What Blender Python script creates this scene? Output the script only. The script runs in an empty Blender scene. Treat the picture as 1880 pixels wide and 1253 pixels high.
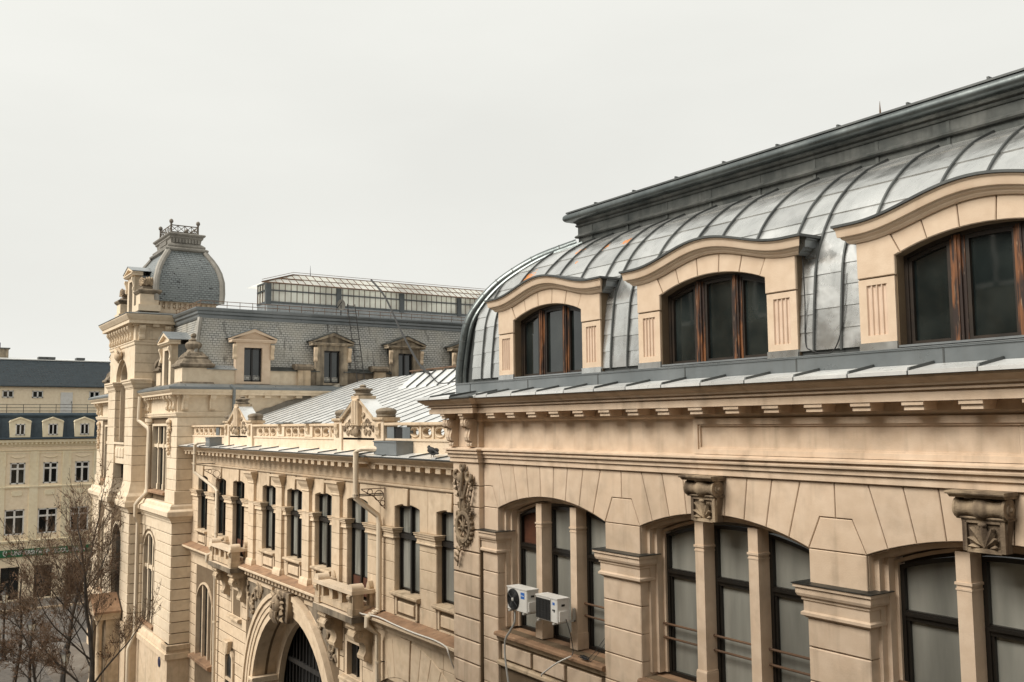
import bpy, bmesh, math, random
from mathutils import Vector, Matrix
random.seed(7)
sc = bpy.context.scene
EZ = 12.1                      # eye level above the paving; every z below is measured from eye level
R = math.radians
PI = math.pi
OPP_TOP = 6.0  # top of the added house; tuned for facade shade and zinc reflections

# ---------------------------------------------------------------- camera
cam = bpy.data.cameras.new('camera')
camo = bpy.data.objects.new('camera', cam)
sc.collection.objects.link(camo)
sc.camera = camo
cam.sensor_width = 36.0
cam.lens = 32.62
cam.clip_start = 0.1
cam.clip_end = 3000.0
yaw, pit, rol = R(-55.958), R(5.0948), R(-.51614)
fw = Vector((math.sin(yaw)*math.cos(pit), math.cos(yaw)*math.cos(pit), math.sin(pit)))
rt = fw.cross(Vector((0, 0, 1))).normalized()
up = rt.cross(fw)
rt, up = math.cos(rol)*rt + math.sin(rol)*up, -math.sin(rol)*rt + math.cos(rol)*up
mw = Matrix((rt, up, -fw)).transposed().to_4x4()
mw.translation = Vector((0, 0, EZ))
camo.matrix_world = mw

# ---------------------------------------------------------------- sky, sun, exposure
SUN_EL, SUN_AZ = R(43), R(187)          # azimuth clockwise from +Y
SUNDIR = Vector((math.sin(SUN_AZ)*math.cos(SUN_EL), math.cos(SUN_AZ)*math.cos(SUN_EL), math.sin(SUN_EL)))
world = bpy.data.worlds.new('World')
sc.world = world
world.use_nodes = True
wn, wl = world.node_tree.nodes, world.node_tree.links
wn.clear()
wout = wn.new('ShaderNodeOutputWorld')
bg = wn.new('ShaderNodeBackground')
sky = wn.new('ShaderNodeTexSky')
sky.sky_type = 'NISHITA'
sky.sun_disc = False
sky.sun_elevation = SUN_EL
sky.sun_rotation = SUN_AZ
sky.air_density = 1.0
sky.dust_density = 6.0
bw = wn.new('ShaderNodeRGBToBW')
tint = wn.new('ShaderNodeMixRGB'); tint.blend_type = 'MULTIPLY'; tint.inputs[0].default_value = 1
tint.inputs[2].default_value = (1.0, 1.0, .945, 1)
cl = wn.new('ShaderNodeTexNoise'); cl.inputs['Scale'].default_value = 1.1; cl.inputs['Detail'].default_value = 6
mp = wn.new('ShaderNodeMapping'); mp.inputs['Scale'].default_value = (1, 1, 3.2)
tc = wn.new('ShaderNodeTexCoord')
cr = wn.new('ShaderNodeMapRange'); cr.inputs['From Min'].default_value = .3; cr.inputs['From Max'].default_value = .7
cr.inputs['To Min'].default_value = 8.6; cr.inputs['To Max'].default_value = 10.0
mx = wn.new('ShaderNodeMixRGB'); mx.inputs[0].default_value = .93          # thick even cloud over the clear sky
wl.new(tc.outputs['Generated'], mp.inputs['Vector']); wl.new(mp.outputs[0], cl.inputs['Vector'])
wl.new(cl.outputs['Fac'], cr.inputs['Value'])
wl.new(sky.outputs[0], bw.inputs[0]); wl.new(bw.outputs[0], mx.inputs[1]); wl.new(cr.outputs[0], mx.inputs[2])
wl.new(mx.outputs[0], tint.inputs[1]); wl.new(tint.outputs[0], bg.inputs['Color'])
bg.inputs['Strength'].default_value = .10
wl.new(bg.outputs[0], wout.inputs['Surface'])

sun = bpy.data.lights.new('sun', 'SUN')
sun.energy = 4.7
sun.angle = R(34)
sun.color = (1.0, .95, .87)
suno = bpy.data.objects.new('sun', sun)
sc.collection.objects.link(suno)
suno.rotation_euler = (-SUNDIR).to_track_quat('-Z', 'Y').to_euler()

vs = sc.view_settings
vs.view_transform = 'Standard'; vs.look = 'None'; vs.exposure = 0.0; vs.gamma = 1.0; vs.use_curve_mapping = False

# ---------------------------------------------------------------- materials
MT = {}
def nt(name):
    m = bpy.data.materials.new(name); m.use_nodes = True
    n, l = m.node_tree.nodes, m.node_tree.links
    b = n['Principled BSDF']
    MT[name] = m
    return m, n, l, b
def noise(n, l, scale, detail=4, vec=None, stretch=None):
    t = n.new('ShaderNodeTexNoise'); t.inputs['Scale'].default_value = scale; t.inputs['Detail'].default_value = detail
    g = n.new('ShaderNodeNewGeometry')
    src = g.outputs['Position']
    if stretch:
        mpn = n.new('ShaderNodeMapping'); mpn.inputs['Scale'].default_value = stretch
        l.new(src, mpn.inputs['Vector']); src = mpn.outputs[0]
    l.new(src, t.inputs['Vector'])
    return t.outputs['Fac']
def rng(n, l, src, a, b, c, d):
    m = n.new('ShaderNodeMapRange')
    for k, v in zip(('From Min', 'From Max', 'To Min', 'To Max'), (a, b, c, d)): m.inputs[k].default_value = v
    l.new(src, m.inputs['Value'])
    return m.outputs[0]
def mix(n, l, f, a, b, mode='MIX'):
    m = n.new('ShaderNodeMixRGB'); m.blend_type = mode
    for i, v in ((0, f), (1, a), (2, b)):
        if isinstance(v, (int, float)): m.inputs[i].default_value = v
        elif isinstance(v, tuple): m.inputs[i].default_value = (*v, 1)
        else: l.new(v, m.inputs[i])
    return m.outputs[0]
def bump(n, l, b, h, strength, dist):
    bp = n.new('ShaderNodeBump'); bp.inputs['Strength'].default_value = strength; bp.inputs['Distance'].default_value = dist
    l.new(h, bp.inputs['Height']); l.new(bp.outputs[0], b.inputs['Normal'])
def objvar(n, l, col, amt):
    oi = n.new('ShaderNodeObjectInfo')
    hv = n.new('ShaderNodeHueSaturation')
    l.new(rng(n, l, oi.outputs['Random'], 0, 1, 1-amt, 1+amt), hv.inputs['Value'])
    l.new(col, hv.inputs['Color'])
    return hv.outputs[0]
def stone(name, c1, c2, dirt=(.16, .12, .08), dirt_lo=.62, dirt_hi=.85, dirt_amt=.5, var=.035, rough=.85, grain=.12, mott=.7):
    m, n, l, b = nt(name)
    base = mix(n, l, rng(n, l, noise(n, l, mott, 6), .35, .65, 0, 1), c1, c2)
    base = mix(n, l, rng(n, l, noise(n, l, 5, 7), .38, .66, 0, .5), base, tuple(x*k_ for x, k_ in zip(c1, (.86, .82, .78))))
    st = rng(n, l, noise(n, l, 1.0, 5, stretch=(5, 5, .45)), dirt_lo, dirt_hi, 0, dirt_amt)
    base = mix(n, l, st, base, dirt)
    sp = rng(n, l, noise(n, l, 2.6, 8), dirt_lo-.04, dirt_hi, 0, dirt_amt*.8)
    base = mix(n, l, sp, base, dirt)
    base = objvar(n, l, base, var)
    l.new(base, b.inputs['Base Color'])
    b.inputs['Roughness'].default_value = rough
    b.inputs['Specular IOR Level'].default_value = .25
    bump(n, l, b, noise(n, l, 45, 6), grain*1.6, .012)
    return m
stone('stone', (.60, .462, .335), (.66, .52, .39), dirt_lo=.54, dirt_hi=.86, dirt_amt=.5, var=.06)
stone('stone_pale', (.60, .485, .355), (.66, .54, .41), dirt_amt=.25, dirt_lo=.66)
stone('stone_dormer', (.58, .45, .33), (.62, .49, .365), dirt_amt=.2, dirt_lo=.68)
stone('stone_flute', (.60, .465, .355), (.63, .49, .38), dirt_amt=.1, dirt_lo=.7)
stone('stone_mid', (.57, .445, .31), (.63, .50, .36), dirt_lo=.55, dirt_hi=.86, dirt_amt=.5, var=.05)
stone('stone_side', (.62, .51, .375), (.67, .56, .42), dirt_amt=.35, dirt_lo=.6)
stone('stone_carved', (.42, .32, .21), (.54, .425, .295), dirt=(.06, .04, .028), dirt_lo=.40, dirt_hi=.68, dirt_amt=.85, grain=.4, mott=5)  # dark mottling: grime, deepened to stand in for shading in the carved hollows
stone('stone_grimy', (.50, .385, .26), (.58, .455, .32), dirt=(.10, .075, .05), dirt_lo=.50, dirt_hi=.82, dirt_amt=.75, grain=.25, mott=2)
stone('stone_sooty', (.20, .16, .115), (.32, .26, .19), dirt=(.05, .04, .03), dirt_lo=.45, dirt_hi=.75, dirt_amt=.8, grain=.3, mott=2)
stone('sill_brown', (.27, .16, .095), (.36, .23, .14), dirt=(.09, .06, .04), dirt_lo=.5, dirt_amt=.7)
stone('mortar', (.16, .145, .12), (.24, .215, .18), dirt_amt=.4, grain=.5)
stone('joint', (.13, .09, .055), (.18, .13, .08), dirt_amt=.4)
stone('yellow_wall', (.91, .76, .55), (.92, .78, .58), dirt_amt=.12, dirt_lo=.7)
stone('yellow_trim', (.86, .75, .53), (.87, .77, .57), dirt_amt=.1, dirt_lo=.7)
stone('white_frame', (.72, .70, .66), (.76, .74, .70), dirt_amt=.15, dirt_lo=.7)

def metal(name, c1, c2, rough=.42, metallic=.85, var=.10, streak=.35, sd=(.10, .10, .095), rust=None, bumpy=.25, mott=1.3, spec=.5, coat=0):
    m, n, l, b = nt(name)
    base = mix(n, l, rng(n, l, noise(n, l, mott, 6), .3, .7, 0, 1), c1, c2)
    base = mix(n, l, rng(n, l, noise(n, l, 1.2, 6, stretch=(7, 7, .6)), .5, .8, 0, streak), base, sd)
    base = objvar(n, l, base, var)
    rr = rng(n, l, noise(n, l, 3.5, 5), .3, .7, rough-.08, rough+.10)
    if rust:
        g = n.new('ShaderNodeNewGeometry')
        acc = None
        for (x, y, z, rad) in rust:
            v = n.new('ShaderNodeVectorMath'); v.operation = 'DISTANCE'
            l.new(g.outputs['Position'], v.inputs[0]); v.inputs[1].default_value = (x, y, z+EZ)
            r = rng(n, l, v.outputs['Value'], 0, rad, 1, 0)
            if acc is None: acc = r
            else:
                mm = n.new('ShaderNodeMath'); mm.operation = 'MAXIMUM'; l.new(acc, mm.inputs[0]); l.new(r, mm.inputs[1]); acc = mm.outputs[0]
        ad = n.new('ShaderNodeMath'); ad.operation = 'ADD'
        l.new(acc, ad.inputs[0]); l.new(rng(n, l, noise(n, l, 14, 6), .2, .8, -.5, .5), ad.inputs[1])
        f = rng(n, l, ad.outputs[0], .46, .56, 0, 1)
        base = mix(n, l, f, base, mix(n, l, noise(n, l, 40, 3), (.42, .13, .03), (.62, .26, .07)))
        mt_ = n.new('ShaderNodeMath'); mt_.operation = 'MULTIPLY_ADD'; l.new(f, mt_.inputs[0]); mt_.inputs[1].default_value = -metallic; mt_.inputs[2].default_value = metallic
        l.new(mt_.outputs[0], b.inputs['Metallic'])
    else:
        b.inputs['Metallic'].default_value = metallic
    l.new(base, b.inputs['Base Color']); l.new(rr, b.inputs['Roughness'])
    b.inputs['Specular IOR Level'].default_value = spec
    if coat: b.inputs['Coat Weight'].default_value = coat; b.inputs['Coat IOR'].default_value = 2.25; b.inputs['Coat Roughness'].default_value = .26
    bump(n, l, b, noise(n, l, 2.2, 3), bumpy, .05)
    return m
RUST = [(-15.1, 10.66, 2.86, .36), (-14.0, 11.1, 3.3, .22), (-13.1, 11.0, 3.22, .2), (-13.7, 10.75, 2.98, .12), (-12.5, 11.0, 3.25, .22)]
metal('zinc', (.52, .525, .51), (.68, .68, .66), rust=RUST, rough=.26, metallic=.82, streak=.35, sd=(.32, .325, .32), spec=.5, var=.12, bumpy=.3)
metal('zinc_lower', (.17, .185, .19), (.23, .245, .25), rough=.3, metallic=.12, spec=.85)
metal('zinc_dark', (.045, .05, .048), (.13, .132, .122), rough=.5, streak=.6, sd=(.03, .032, .03), mott=2.5)
metal('zinc_roll', (.10, .115, .115), (.17, .185, .18), rough=.34, streak=.4, sd=(.05, .055, .05))
metal('zinc_eave', (.62, .62, .60), (.72, .72, .69), rough=.34, streak=.2, sd=(.4, .4, .38))
metal('zinc_seam', (.07, .075, .075), (.12, .125, .12), rough=.5, metallic=.6)
metal('tin', (.66, .665, .65), (.76, .76, .74), rough=.30, streak=.3, sd=(.42, .42, .40), metallic=.35, bumpy=.12)
metal('zinc_blue', (.11, .125, .13), (.165, .18, .185), rough=.34, metallic=.12, spec=.85)
metal('pipe_grey', (.55, .45, .33), (.64, .54, .41), rough=.6, metallic=.1, streak=.4, sd=(.3, .22, .15))
metal('iron', (.02, .019, .018), (.045, .04, .036), rough=.6, metallic=.5)
metal('rusty_iron', (.10, .055, .03), (.16, .09, .05), rough=.75, metallic=.3)

def simple(name, col, rough=.6, metallic=0, var=0, bumpy=0, bs=40, alt=None, ns=4):
    m, n, l, b = nt(name)
    if alt: base = mix(n, l, rng(n, l, noise(n, l, ns, 5), .35, .65, 0, 1), col, alt)
    else:
        base = mix(n, l, rng(n, l, noise(n, l, ns, 5), .3, .7, 0, .25), col, tuple(x*.75 for x in col))
    if var: base = objvar(n, l, base, var)
    l.new(base, b.inputs['Base Color'])
    b.inputs['Roughness'].default_value = rough; b.inputs['Metallic'].default_value = metallic
    if bumpy: bump(n, l, b, noise(n, l, bs, 3), bumpy, .01)
    return m
simple('wood_dark', (.016, .012, .009), .45, alt=(.03, .02, .013))
simple('wood_black', (.012, .010, .008), .35)
simple('blind_brown', (.10, .032, .012), .7, alt=(.06, .02, .009))
simple('white_plastic', (.72, .70, .66), .45, alt=(.64, .61, .56))
simple('grey_plastic', (.50, .48, .44), .5)
simple('black_plastic', (.012, .012, .012), .5)
simple('logo_blue', (.02, .14, .50), .4)
simple('white_paint', (.8, .8, .78), .5)
simple('cable_white', (.62, .58, .52), .5)
simple('cable_black', (.012, .011, .010), .6)
simple('shade_black', (.008, .007, .006), .9)  # near-black colour standing in for shade inside openings
simple('hose', (.40, .39, .36), .5)
# peeling brown timber of the dormer windows
m, n, l, b = nt('wood_peel')
g_ = rng(n, l, noise(n, l, 1.0, 6, stretch=(14, 14, 2.2)), .45, .60, 0, 1)
bc = mix(n, l, g_, (.022, .011, .007), (.185, .07, .022))
bc = mix(n, l, rng(n, l, noise(n, l, 1.0, 6, stretch=(60, 60, 7)), .64, .72, 0, .7), bc, (.38, .27, .17))
l.new(bc, b.inputs['Base Color']); b.inputs['Roughness'].default_value = .65
bump(n, l, b, g_, .3, .01)
# glass
def glass(name, c1, c2, rough=.06, ns=.9, st=None, spec=.5, wav=.02):
    m, n, l, b = nt(name)
    base = mix(n, l, rng(n, l, noise(n, l, ns, 5, stretch=st), .35, .68, 0, 1), c1, c2)
    base = objvar(n, l, base, .22)
    l.new(base, b.inputs['Base Color'])
    b.inputs['Roughness'].default_value = rough; b.inputs['Specular IOR Level'].default_value = spec
    bump(n, l, b, noise(n, l, 1.3, 2), wav, .1)
glass('glass_pale', (.175, .174, .152), (.285, .28, .245), rough=.14, st=(3.2, 3.2, .45), spec=.6)
glass('glass_dark', (.006, .009, .009), (.022, .027, .025), rough=.04, spec=.8, ns=1.6)
glass('glass_mid', (.11, .11, .095), (.30, .295, .26), rough=.14, st=(4, 4, .5))
glass('glass_black', (.006, .008, .009), (.014, .016, .016), rough=.06)
glass('glass_cream', (.50, .48, .40), (.66, .64, .56), rough=.3, ns=.6)

# ---------------------------------------------------------------- mesh tools
COL = sc.collection
ORG = {}
def FRONT(Y0): return lambda s, o, z: (s, Y0-o, z)
def SIDE(X0): return lambda s, o, z: (X0+o, s, z)
WORLD = lambda x, y, z: (x, y, z)

class MB:
    def __init__(self, fr=WORLD):
        self.v = []; self.f = []; self.fr = fr; self.sm = set()
    def pt(self, a, b, c):
        x, y, z = self.fr(a, b, c); self.v.append((x, y, z+EZ)); return len(self.v)-1
    def face(self, ids): self.f.append(tuple(ids))
    def box(self, a0, a1, b0, b1, c0, c1):
        i = [self.pt(a, b, c) for c in (c0, c1) for b in (b0, b1) for a in (a0, a1)]
        for q in ((0, 2, 3, 1), (4, 5, 7, 6), (0, 1, 5, 4), (2, 6, 7, 3), (0, 4, 6, 2), (1, 3, 7, 5)): self.face([i[k] for k in q])
        return self
    def loft(self, rings, cap=True, closed=True):
        n = len(rings[0]); idx = [[self.pt(*p) for p in r] for r in rings]
        for a, b in zip(idx, idx[1:]):
            for k in range(n if closed else n-1): self.face((a[k], a[(k+1) % n], b[(k+1) % n], b[k]))
        if cap and closed: self.face(idx[0][::-1]); self.face(idx[-1])
        return self
    def psz(self, poly, o0, o1, c=0, ci=None):      # polygon in the wall plane, extruded outwards, optional front chamfer
        r = [[(s, o0, z) for s, z in poly]]
        if c:
            r.append([(s, o1-c, z) for s, z in poly]); r.append([(s, o1, z) for s, z in inset(poly, ci or c)])
        else: r.append([(s, o1, z) for s, z in poly])
        return self.loft(r)
    def poz(self, poly, s0, s1):                    # profile (out, z) extruded along the wall
        return self.loft([[(s, o, z) for o, z in poly] for s in (s0, s1)])
    def pso(self, poly, z0, z1): return self.loft([[(s, o, z) for s, o in poly] for z in (z0, z1)])
    def sweep(self, prof, path, closed=False):      # plan path of (a, b) in world XY; profile (out to the right, z)
        n = len(path); rings = []
        for i, p in enumerate(path):
            p = Vector(p)
            d0 = (p-Vector(path[i-1])).normalized() if (i > 0 or closed) else None
            d1 = (Vector(path[(i+1) % n])-p).normalized() if (i < n-1 or closed) else None
            if d0 is None: d0 = d1
            if d1 is None: d1 = d0
            n0 = Vector((d0.y, -d0.x)); n1 = Vector((d1.y, -d1.x))
            m = (n0+n1); m = m/max(m.dot(n0), .2)
            rings.append([(p.x+m.x*o, p.y+m.y*o, z) for o, z in prof])
        if closed: rings.append(rings[0])
        return self.loft(rings, cap=not closed)
    def lathe(self, a, b, prof, n=12, cap=True):
        return self.loft([[(a+r*math.cos(2*PI*k/n), b+r*math.sin(2*PI*k/n), z) for k in range(n)] for r, z in prof], cap)
    def tube(self, pts, r, n=8):
        pts = [Vector(p) for p in pts]; rings = []
        rr = r if isinstance(r, (list, tuple)) else [r]*len(pts)
        ref = None
        for i, p in enumerate(pts):
            d = (pts[min(i+1, len(pts)-1)]-pts[max(i-1, 0)]).normalized()
            if ref is None:
                ref = Vector((0, 0, 1)) if abs(d.z) < .9 else Vector((1, 0, 0))
            u = d.cross(ref).normalized(); w = u.cross(d); ref = w
            rings.append([tuple(p+u*rr[i]*math.cos(2*PI*k/n)+w*rr[i]*math.sin(2*PI*k/n)) for k in range(n)])
        return self.loft(rings)
    def ball(self, c, rx, ry=None, rz=None, n=10, k=6):
        ry = ry or rx; rz = rz or rx
        return self.loft([[(c[0]+rx*math.cos(t)*math.cos(2*PI*j/n), c[1]+ry*math.cos(t)*math.sin(2*PI*j/n), c[2]+rz*math.sin(t)) for j in range(n)] for t in [(-.5+ (i+.15)/(k+.3))*PI for i in range(k+1)]])
    def build(self, name, mat, parent=None, smooth=False, auto=None):
        vs_ = self.v
        lo = [min(p[k] for p in vs_) for k in range(3)]; hi = [max(p[k] for p in vs_) for k in range(3)]
        org = Vector(((lo[0]+hi[0])/2, (lo[1]+hi[1])/2, lo[2]))
        me = bpy.data.meshes.new(name)
        me.from_pydata([tuple(Vector(p)-org) for p in vs_], [], self.f)
        bm = bmesh.new(); bm.from_mesh(me)
        bmesh.ops.recalc_face_normals(bm, faces=bm.faces)
        if smooth:
            for f in bm.faces: f.smooth = True
            for e in bm.edges:
                if len(e.link_faces) == 2 and e.calc_face_angle(0) > R(auto or 40): e.smooth = False
        bm.to_mesh(me); bm.free()
        me.materials.append(MT[mat])
        o = bpy.data.objects.new(name, me); COL.objects.link(o)
        setpar(o, org, parent)
        return o
def setpar(o, org, parent):
    ORG[o.name] = org
    if parent is not None:
        o.parent = parent; o.location = org-ORG[parent.name]
    else: o.location = org
def inset(poly, c):
    n = len(poly); ar = sum(poly[i][0]*poly[(i+1) % n][1]-poly[(i+1) % n][0]*poly[i][1] for i in range(n))
    sg = 1 if ar > 0 else -1; out = []
    for i in range(n):
        p0, p, p1 = Vector(poly[i-1]), Vector(poly[i]), Vector(poly[(i+1) % n])
        d0 = (p-p0).normalized(); d1 = (p1-p).normalized()
        n0 = Vector((-d0.y, d0.x))*sg; n1 = Vector((-d1.y, d1.x))*sg
        m = n0+n1; m = m/max(m.dot(n0), .35)
        out.append((p.x+m.x*c, p.y+m.y*c))
    return out
def thing(name, label, cat, loc, group=None):
    o = bpy.data.objects.new(name, None); COL.objects.link(o); o.empty_display_size = .3
    o['label'] = label; o['category'] = cat
    if group: o['group'] = group
    setpar(o, Vector((loc[0], loc[1], loc[2]+EZ)), None)
    return o
def tag(o, label, cat, group=None):
    o['label'] = label; o['category'] = cat
    if group: o['group'] = group
    return o
def struct(o): o['kind'] = 'structure'; return o
def part(fr, fn, name, mat, parent, **kw):
    m_ = MB(fr); fn(m_); return m_.build(name, mat, parent, **kw)
def text_mesh(cu, name, org, rot, parent):
    t_ = bpy.data.objects.new('tmp', cu); COL.objects.link(t_)
    dg = bpy.context.evaluated_depsgraph_get(); me = bpy.data.meshes.new_from_object(t_.evaluated_get(dg))
    bpy.data.objects.remove(t_); bpy.data.curves.remove(cu)
    o = bpy.data.objects.new(name, me); COL.objects.link(o); setpar(o, org, parent); o.rotation_euler = rot
    return o
def clone(o, dx=0, dy=0, dz=0, parent=None, name=None):
    """copy of an object and its children, moved; parent given for copies of parts"""
    c = o.copy(); COL.objects.link(c)
    if name: c.name = name
    org = ORG[o.name]+Vector((dx, dy, dz))
    ORG[c.name] = org
    c.parent = parent
    c.matrix_parent_inverse = Matrix()
    c.location = org-ORG[parent.name] if parent is not None else org
    for ch in list(o.children): clone(ch, dx, dy, dz, c)
    return c
def arcz(s, c, w, zs, rise):           # height of a segmental arch over half width w
    if rise <= 0: return zs
    r = (w*w+rise*rise)/(2*rise); d = min(abs(s-c), w)
    return zs+rise-r+math.sqrt(max(r*r-d*d, 0))
def arcpts(a, b, c, w, zs, rise, n=8):
    return [(a+(b-a)*i/n, arcz(a+(b-a)*i/n, c, w, zs, rise)) for i in range(n+1)]
def wall(m_, s0, s1, z0, z1, o0, o1, ops):        # ops: (left, right, bottom, spring, rise)
    s = s0
    for (a, b, zb, zs, rise) in sorted(ops):
        if a > s: m_.box(s, a, o0, o1, z0, z1)
        if zb > z0: m_.box(a, b, o0, o1, z0, zb)
        top = arcpts(a, b, (a+b)/2, (b-a)/2, zs, rise, 10 if rise else 1)
        m_.psz(top+[(b, z1), (a, z1)], o0, o1)
        s = b
    if s < s1: m_.box(s, s1, o0, o1, z0, z1)
def ring(m_, c, w, zs, rise, zb, t, o0, o1, n=12, tb=None):   # architrave inside an opening: jambs and arch of thickness t
    outer = [(c-w, zb)]+arcpts(c-w, c+w, c, w, zs, rise, n)+[(c+w, zb)]
    w2 = w-t; inner = [(c-w2, zb)]+[(c-w2+2*w2*i/n, arcz(c-w2+2*w2*i/n, c, w, zs, rise)-t) for i in range(n+1)]+[(c+w2, zb)]
    for k in range(len(outer)-1):
        m_.psz([outer[k], outer[k+1], inner[k+1], inner[k]], o0, o1)
def blocks(fr, rects, o0, o1, mat, parent, gap=.007, c=.01, name='stone_block'):
    for (a, b, z0, z1) in rects:
        m_ = MB(fr); m_.psz([(a+gap, z0+gap), (b-gap, z0+gap), (b-gap, z1-gap), (a+gap, z1-gap)], o0, o1, c)
        m_.build(name, mat, parent)
def scroll(m_, s, w, prof):            # bracket: closed side profile (out, z) with width w
    m_.poz(prof, s-w/2, s+w/2)
def sbracket(z1, h, d, n=14):          # S-curved console profile hanging from z1, depth d at top
    pts = [(0, z1), (d, z1)]
    for i in range(n+1):
        t = i/n; z = z1-h*t
        o = d*(.98*(1-t)**1.0*(.75+.25*math.cos(t*PI*2.0)) + .10*math.sin(t*PI) + .22*t*(1-t)*2*math.sin(t*PI*2.2+3.6)) + .05*d
        pts.append((max(o, .02), z))
    pts.append((0, z1-h))
    return pts
stone('stone_sooty2', (.30, .245, .175), (.42, .345, .25), dirt=(.06, .05, .04), dirt_lo=.45, dirt_hi=.7, dirt_amt=.75, grain=.3, mott=2)
metal('hip_lead', (.20, .185, .16), (.30, .28, .245), rough=.6, metallic=.25, streak=.5, sd=(.10, .09, .075))
metal('iron_brown', (.12, .10, .08), (.18, .155, .125), rough=.7, metallic=.2)
metal('iron_blue', (.06, .07, .075), (.11, .12, .125), rough=.6, metallic=.3)
def slate(name, c1, c2, c3, w, h, moss):
    m, n, l, b = nt(name)
    g = n.new('ShaderNodeNewGeometry'); sp = n.new('ShaderNodeSeparateXYZ'); l.new(g.outputs['Position'], sp.inputs[0])
    ad = n.new('ShaderNodeMath'); ad.operation = 'ADD'; l.new(sp.outputs[0], ad.inputs[0]); l.new(sp.outputs[1], ad.inputs[1])
    cb = n.new('ShaderNodeCombineXYZ'); l.new(ad.outputs[0], cb.inputs[0]); l.new(sp.outputs[2], cb.inputs[1])
    br = n.new('ShaderNodeTexBrick'); l.new(cb.outputs[0], br.inputs['Vector'])
    br.inputs['Scale'].default_value = 1; br.inputs['Brick Width'].default_value = w; br.inputs['Row Height'].default_value = h
    br.inputs['Mortar Size'].default_value = .012; br.inputs['Mortar Smooth'].default_value = .3
    br.inputs['Color1'].default_value = (*c1, 1); br.inputs['Color2'].default_value = (*c2, 1); br.inputs['Mortar'].default_value = (.03, .03, .03, 1)
    base = mix(n, l, rng(n, l, noise(n, l, 1.2, 5), .4, .65, 0, .6), br.outputs['Color'], c3)
    if moss:
        st = rng(n, l, noise(n, l, 1.0, 6, stretch=(4, 4, .5)), .56, .70, 0, .85)
        base = mix(n, l, st, base, (.035, .028, .02))
    else:
        vo = rng(n, l, noise(n, l, 4.5, 2, stretch=(1, 1, 2.2)), .66, .68, 0, 1)
        base = mix(n, l, vo, base, (.012, .012, .012))
    l.new(base, b.inputs['Base Color']); b.inputs['Roughness'].default_value = .42
    iv = n.new('ShaderNodeMath'); iv.operation = 'SUBTRACT'; iv.inputs[0].default_value = 1; l.new(br.outputs['Fac'], iv.inputs[1])
    bump(n, l, b, iv.outputs[0], .8, .02)
slate('slate', (.33, .325, .30), (.42, .41, .375), (.36, .335, .28), .19, .105, True)
slate('slate_dome', (.17, .19, .19), (.22, .24, .24), (.19, .205, .20), .19, .105, False)

stone('cobbles', (.11, .10, .09), (.17, .155, .14), dirt=(.05, .045, .04), dirt_lo=.5, dirt_hi=.75, dirt_amt=.6, grain=.6, mott=.25)
stone('paving', (.13, .115, .10), (.17, .155, .135), dirt_amt=.4, grain=.4)
simple('blue_roof', (.022, .04, .055), .5, alt=(.035, .055, .07))
simple('sign_green', (.012, .12, .05), .4, alt=(.015, .14, .06))
simple('bark', (.028, .022, .017), .9, alt=(.06, .048, .038), bumpy=.5, bs=60)
simple('twig', (.07, .042, .024), .85, alt=(.15, .095, .055), ns=1.5)
simple('dead_leaf', (.12, .055, .02), .8, alt=(.06, .03, .014), ns=3)
slate('blue_tile', (.025, .04, .05), (.04, .058, .068), (.03, .045, .055), .22, .13, False)

# wired cream glass of the lantern lets light through
m, n, l, b = nt('glass_lantern')
bc = mix(n, l, rng(n, l, noise(n, l, .5, 4), .45, .62, 0, 1), (.92, .92, .88), (.72, .71, .67))
l.new(bc, b.inputs['Base Color']); b.inputs['Roughness'].default_value = .25
tr_n = n.new('ShaderNodeBsdfTranslucent'); l.new(bc, tr_n.inputs['Color'])
ms = n.new('ShaderNodeMixShader'); ms.inputs[0].default_value = .65
l.new(b.outputs[0], ms.inputs[1]); l.new(tr_n.outputs[0], ms.inputs[2]); l.new(ms.outputs[0], n['Material Output'].inputs['Surface'])
simple('plaque_navy', (.015, .02, .06), .4)
# ================================================================ RIGHT PAVILION
FR = FRONT(10.0)
XL, XR = -16.75, 1.3
CS = [-13.72, -9.61, -5.5, -1.39]
HW, ZS, RISE = 1.625, -1.64, .30
rb = thing('mansard_building', 'cream stone building with big three-light arched windows and curved zinc mansard roof', 'building', (-7.7, 15, -EZ))
wm = MB(FR)
ops = [(c-HW, c+HW, -3.95, ZS, RISE) for c in CS]
wall(wm, XL, XR, -4.0, -.03, -.55, -.03, ops)
wm.box(XL, XR, -.55, -.03, -.0301, .82)
low = [(c-1.3, c+1.3, -8.6, -4.95, .25) for c in CS]
wall(wm, XL, XR, -EZ, -4.62, -.55, -.03, low)
wm.box(XL, XR, -.55, -.032, -4.62, -4.0)
wm.box(XL, XL+.5, -10.5, -.551, -EZ, .82)        # end wall towards the lower wing
wm.box(XR-.5, XR, -10.5, -.551, -EZ, .82)
wm.box(XL, XR, -11, -10.501, -EZ, .82)
rwall = wm.build('wall', 'joint', rb)
for c in CS:
    m_ = MB(FR); ring(m_, c, HW-.0005, ZS, RISE, -3.95, .004, -.30, -.034); m_.build('reveal', 'stone', rwall)
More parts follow.
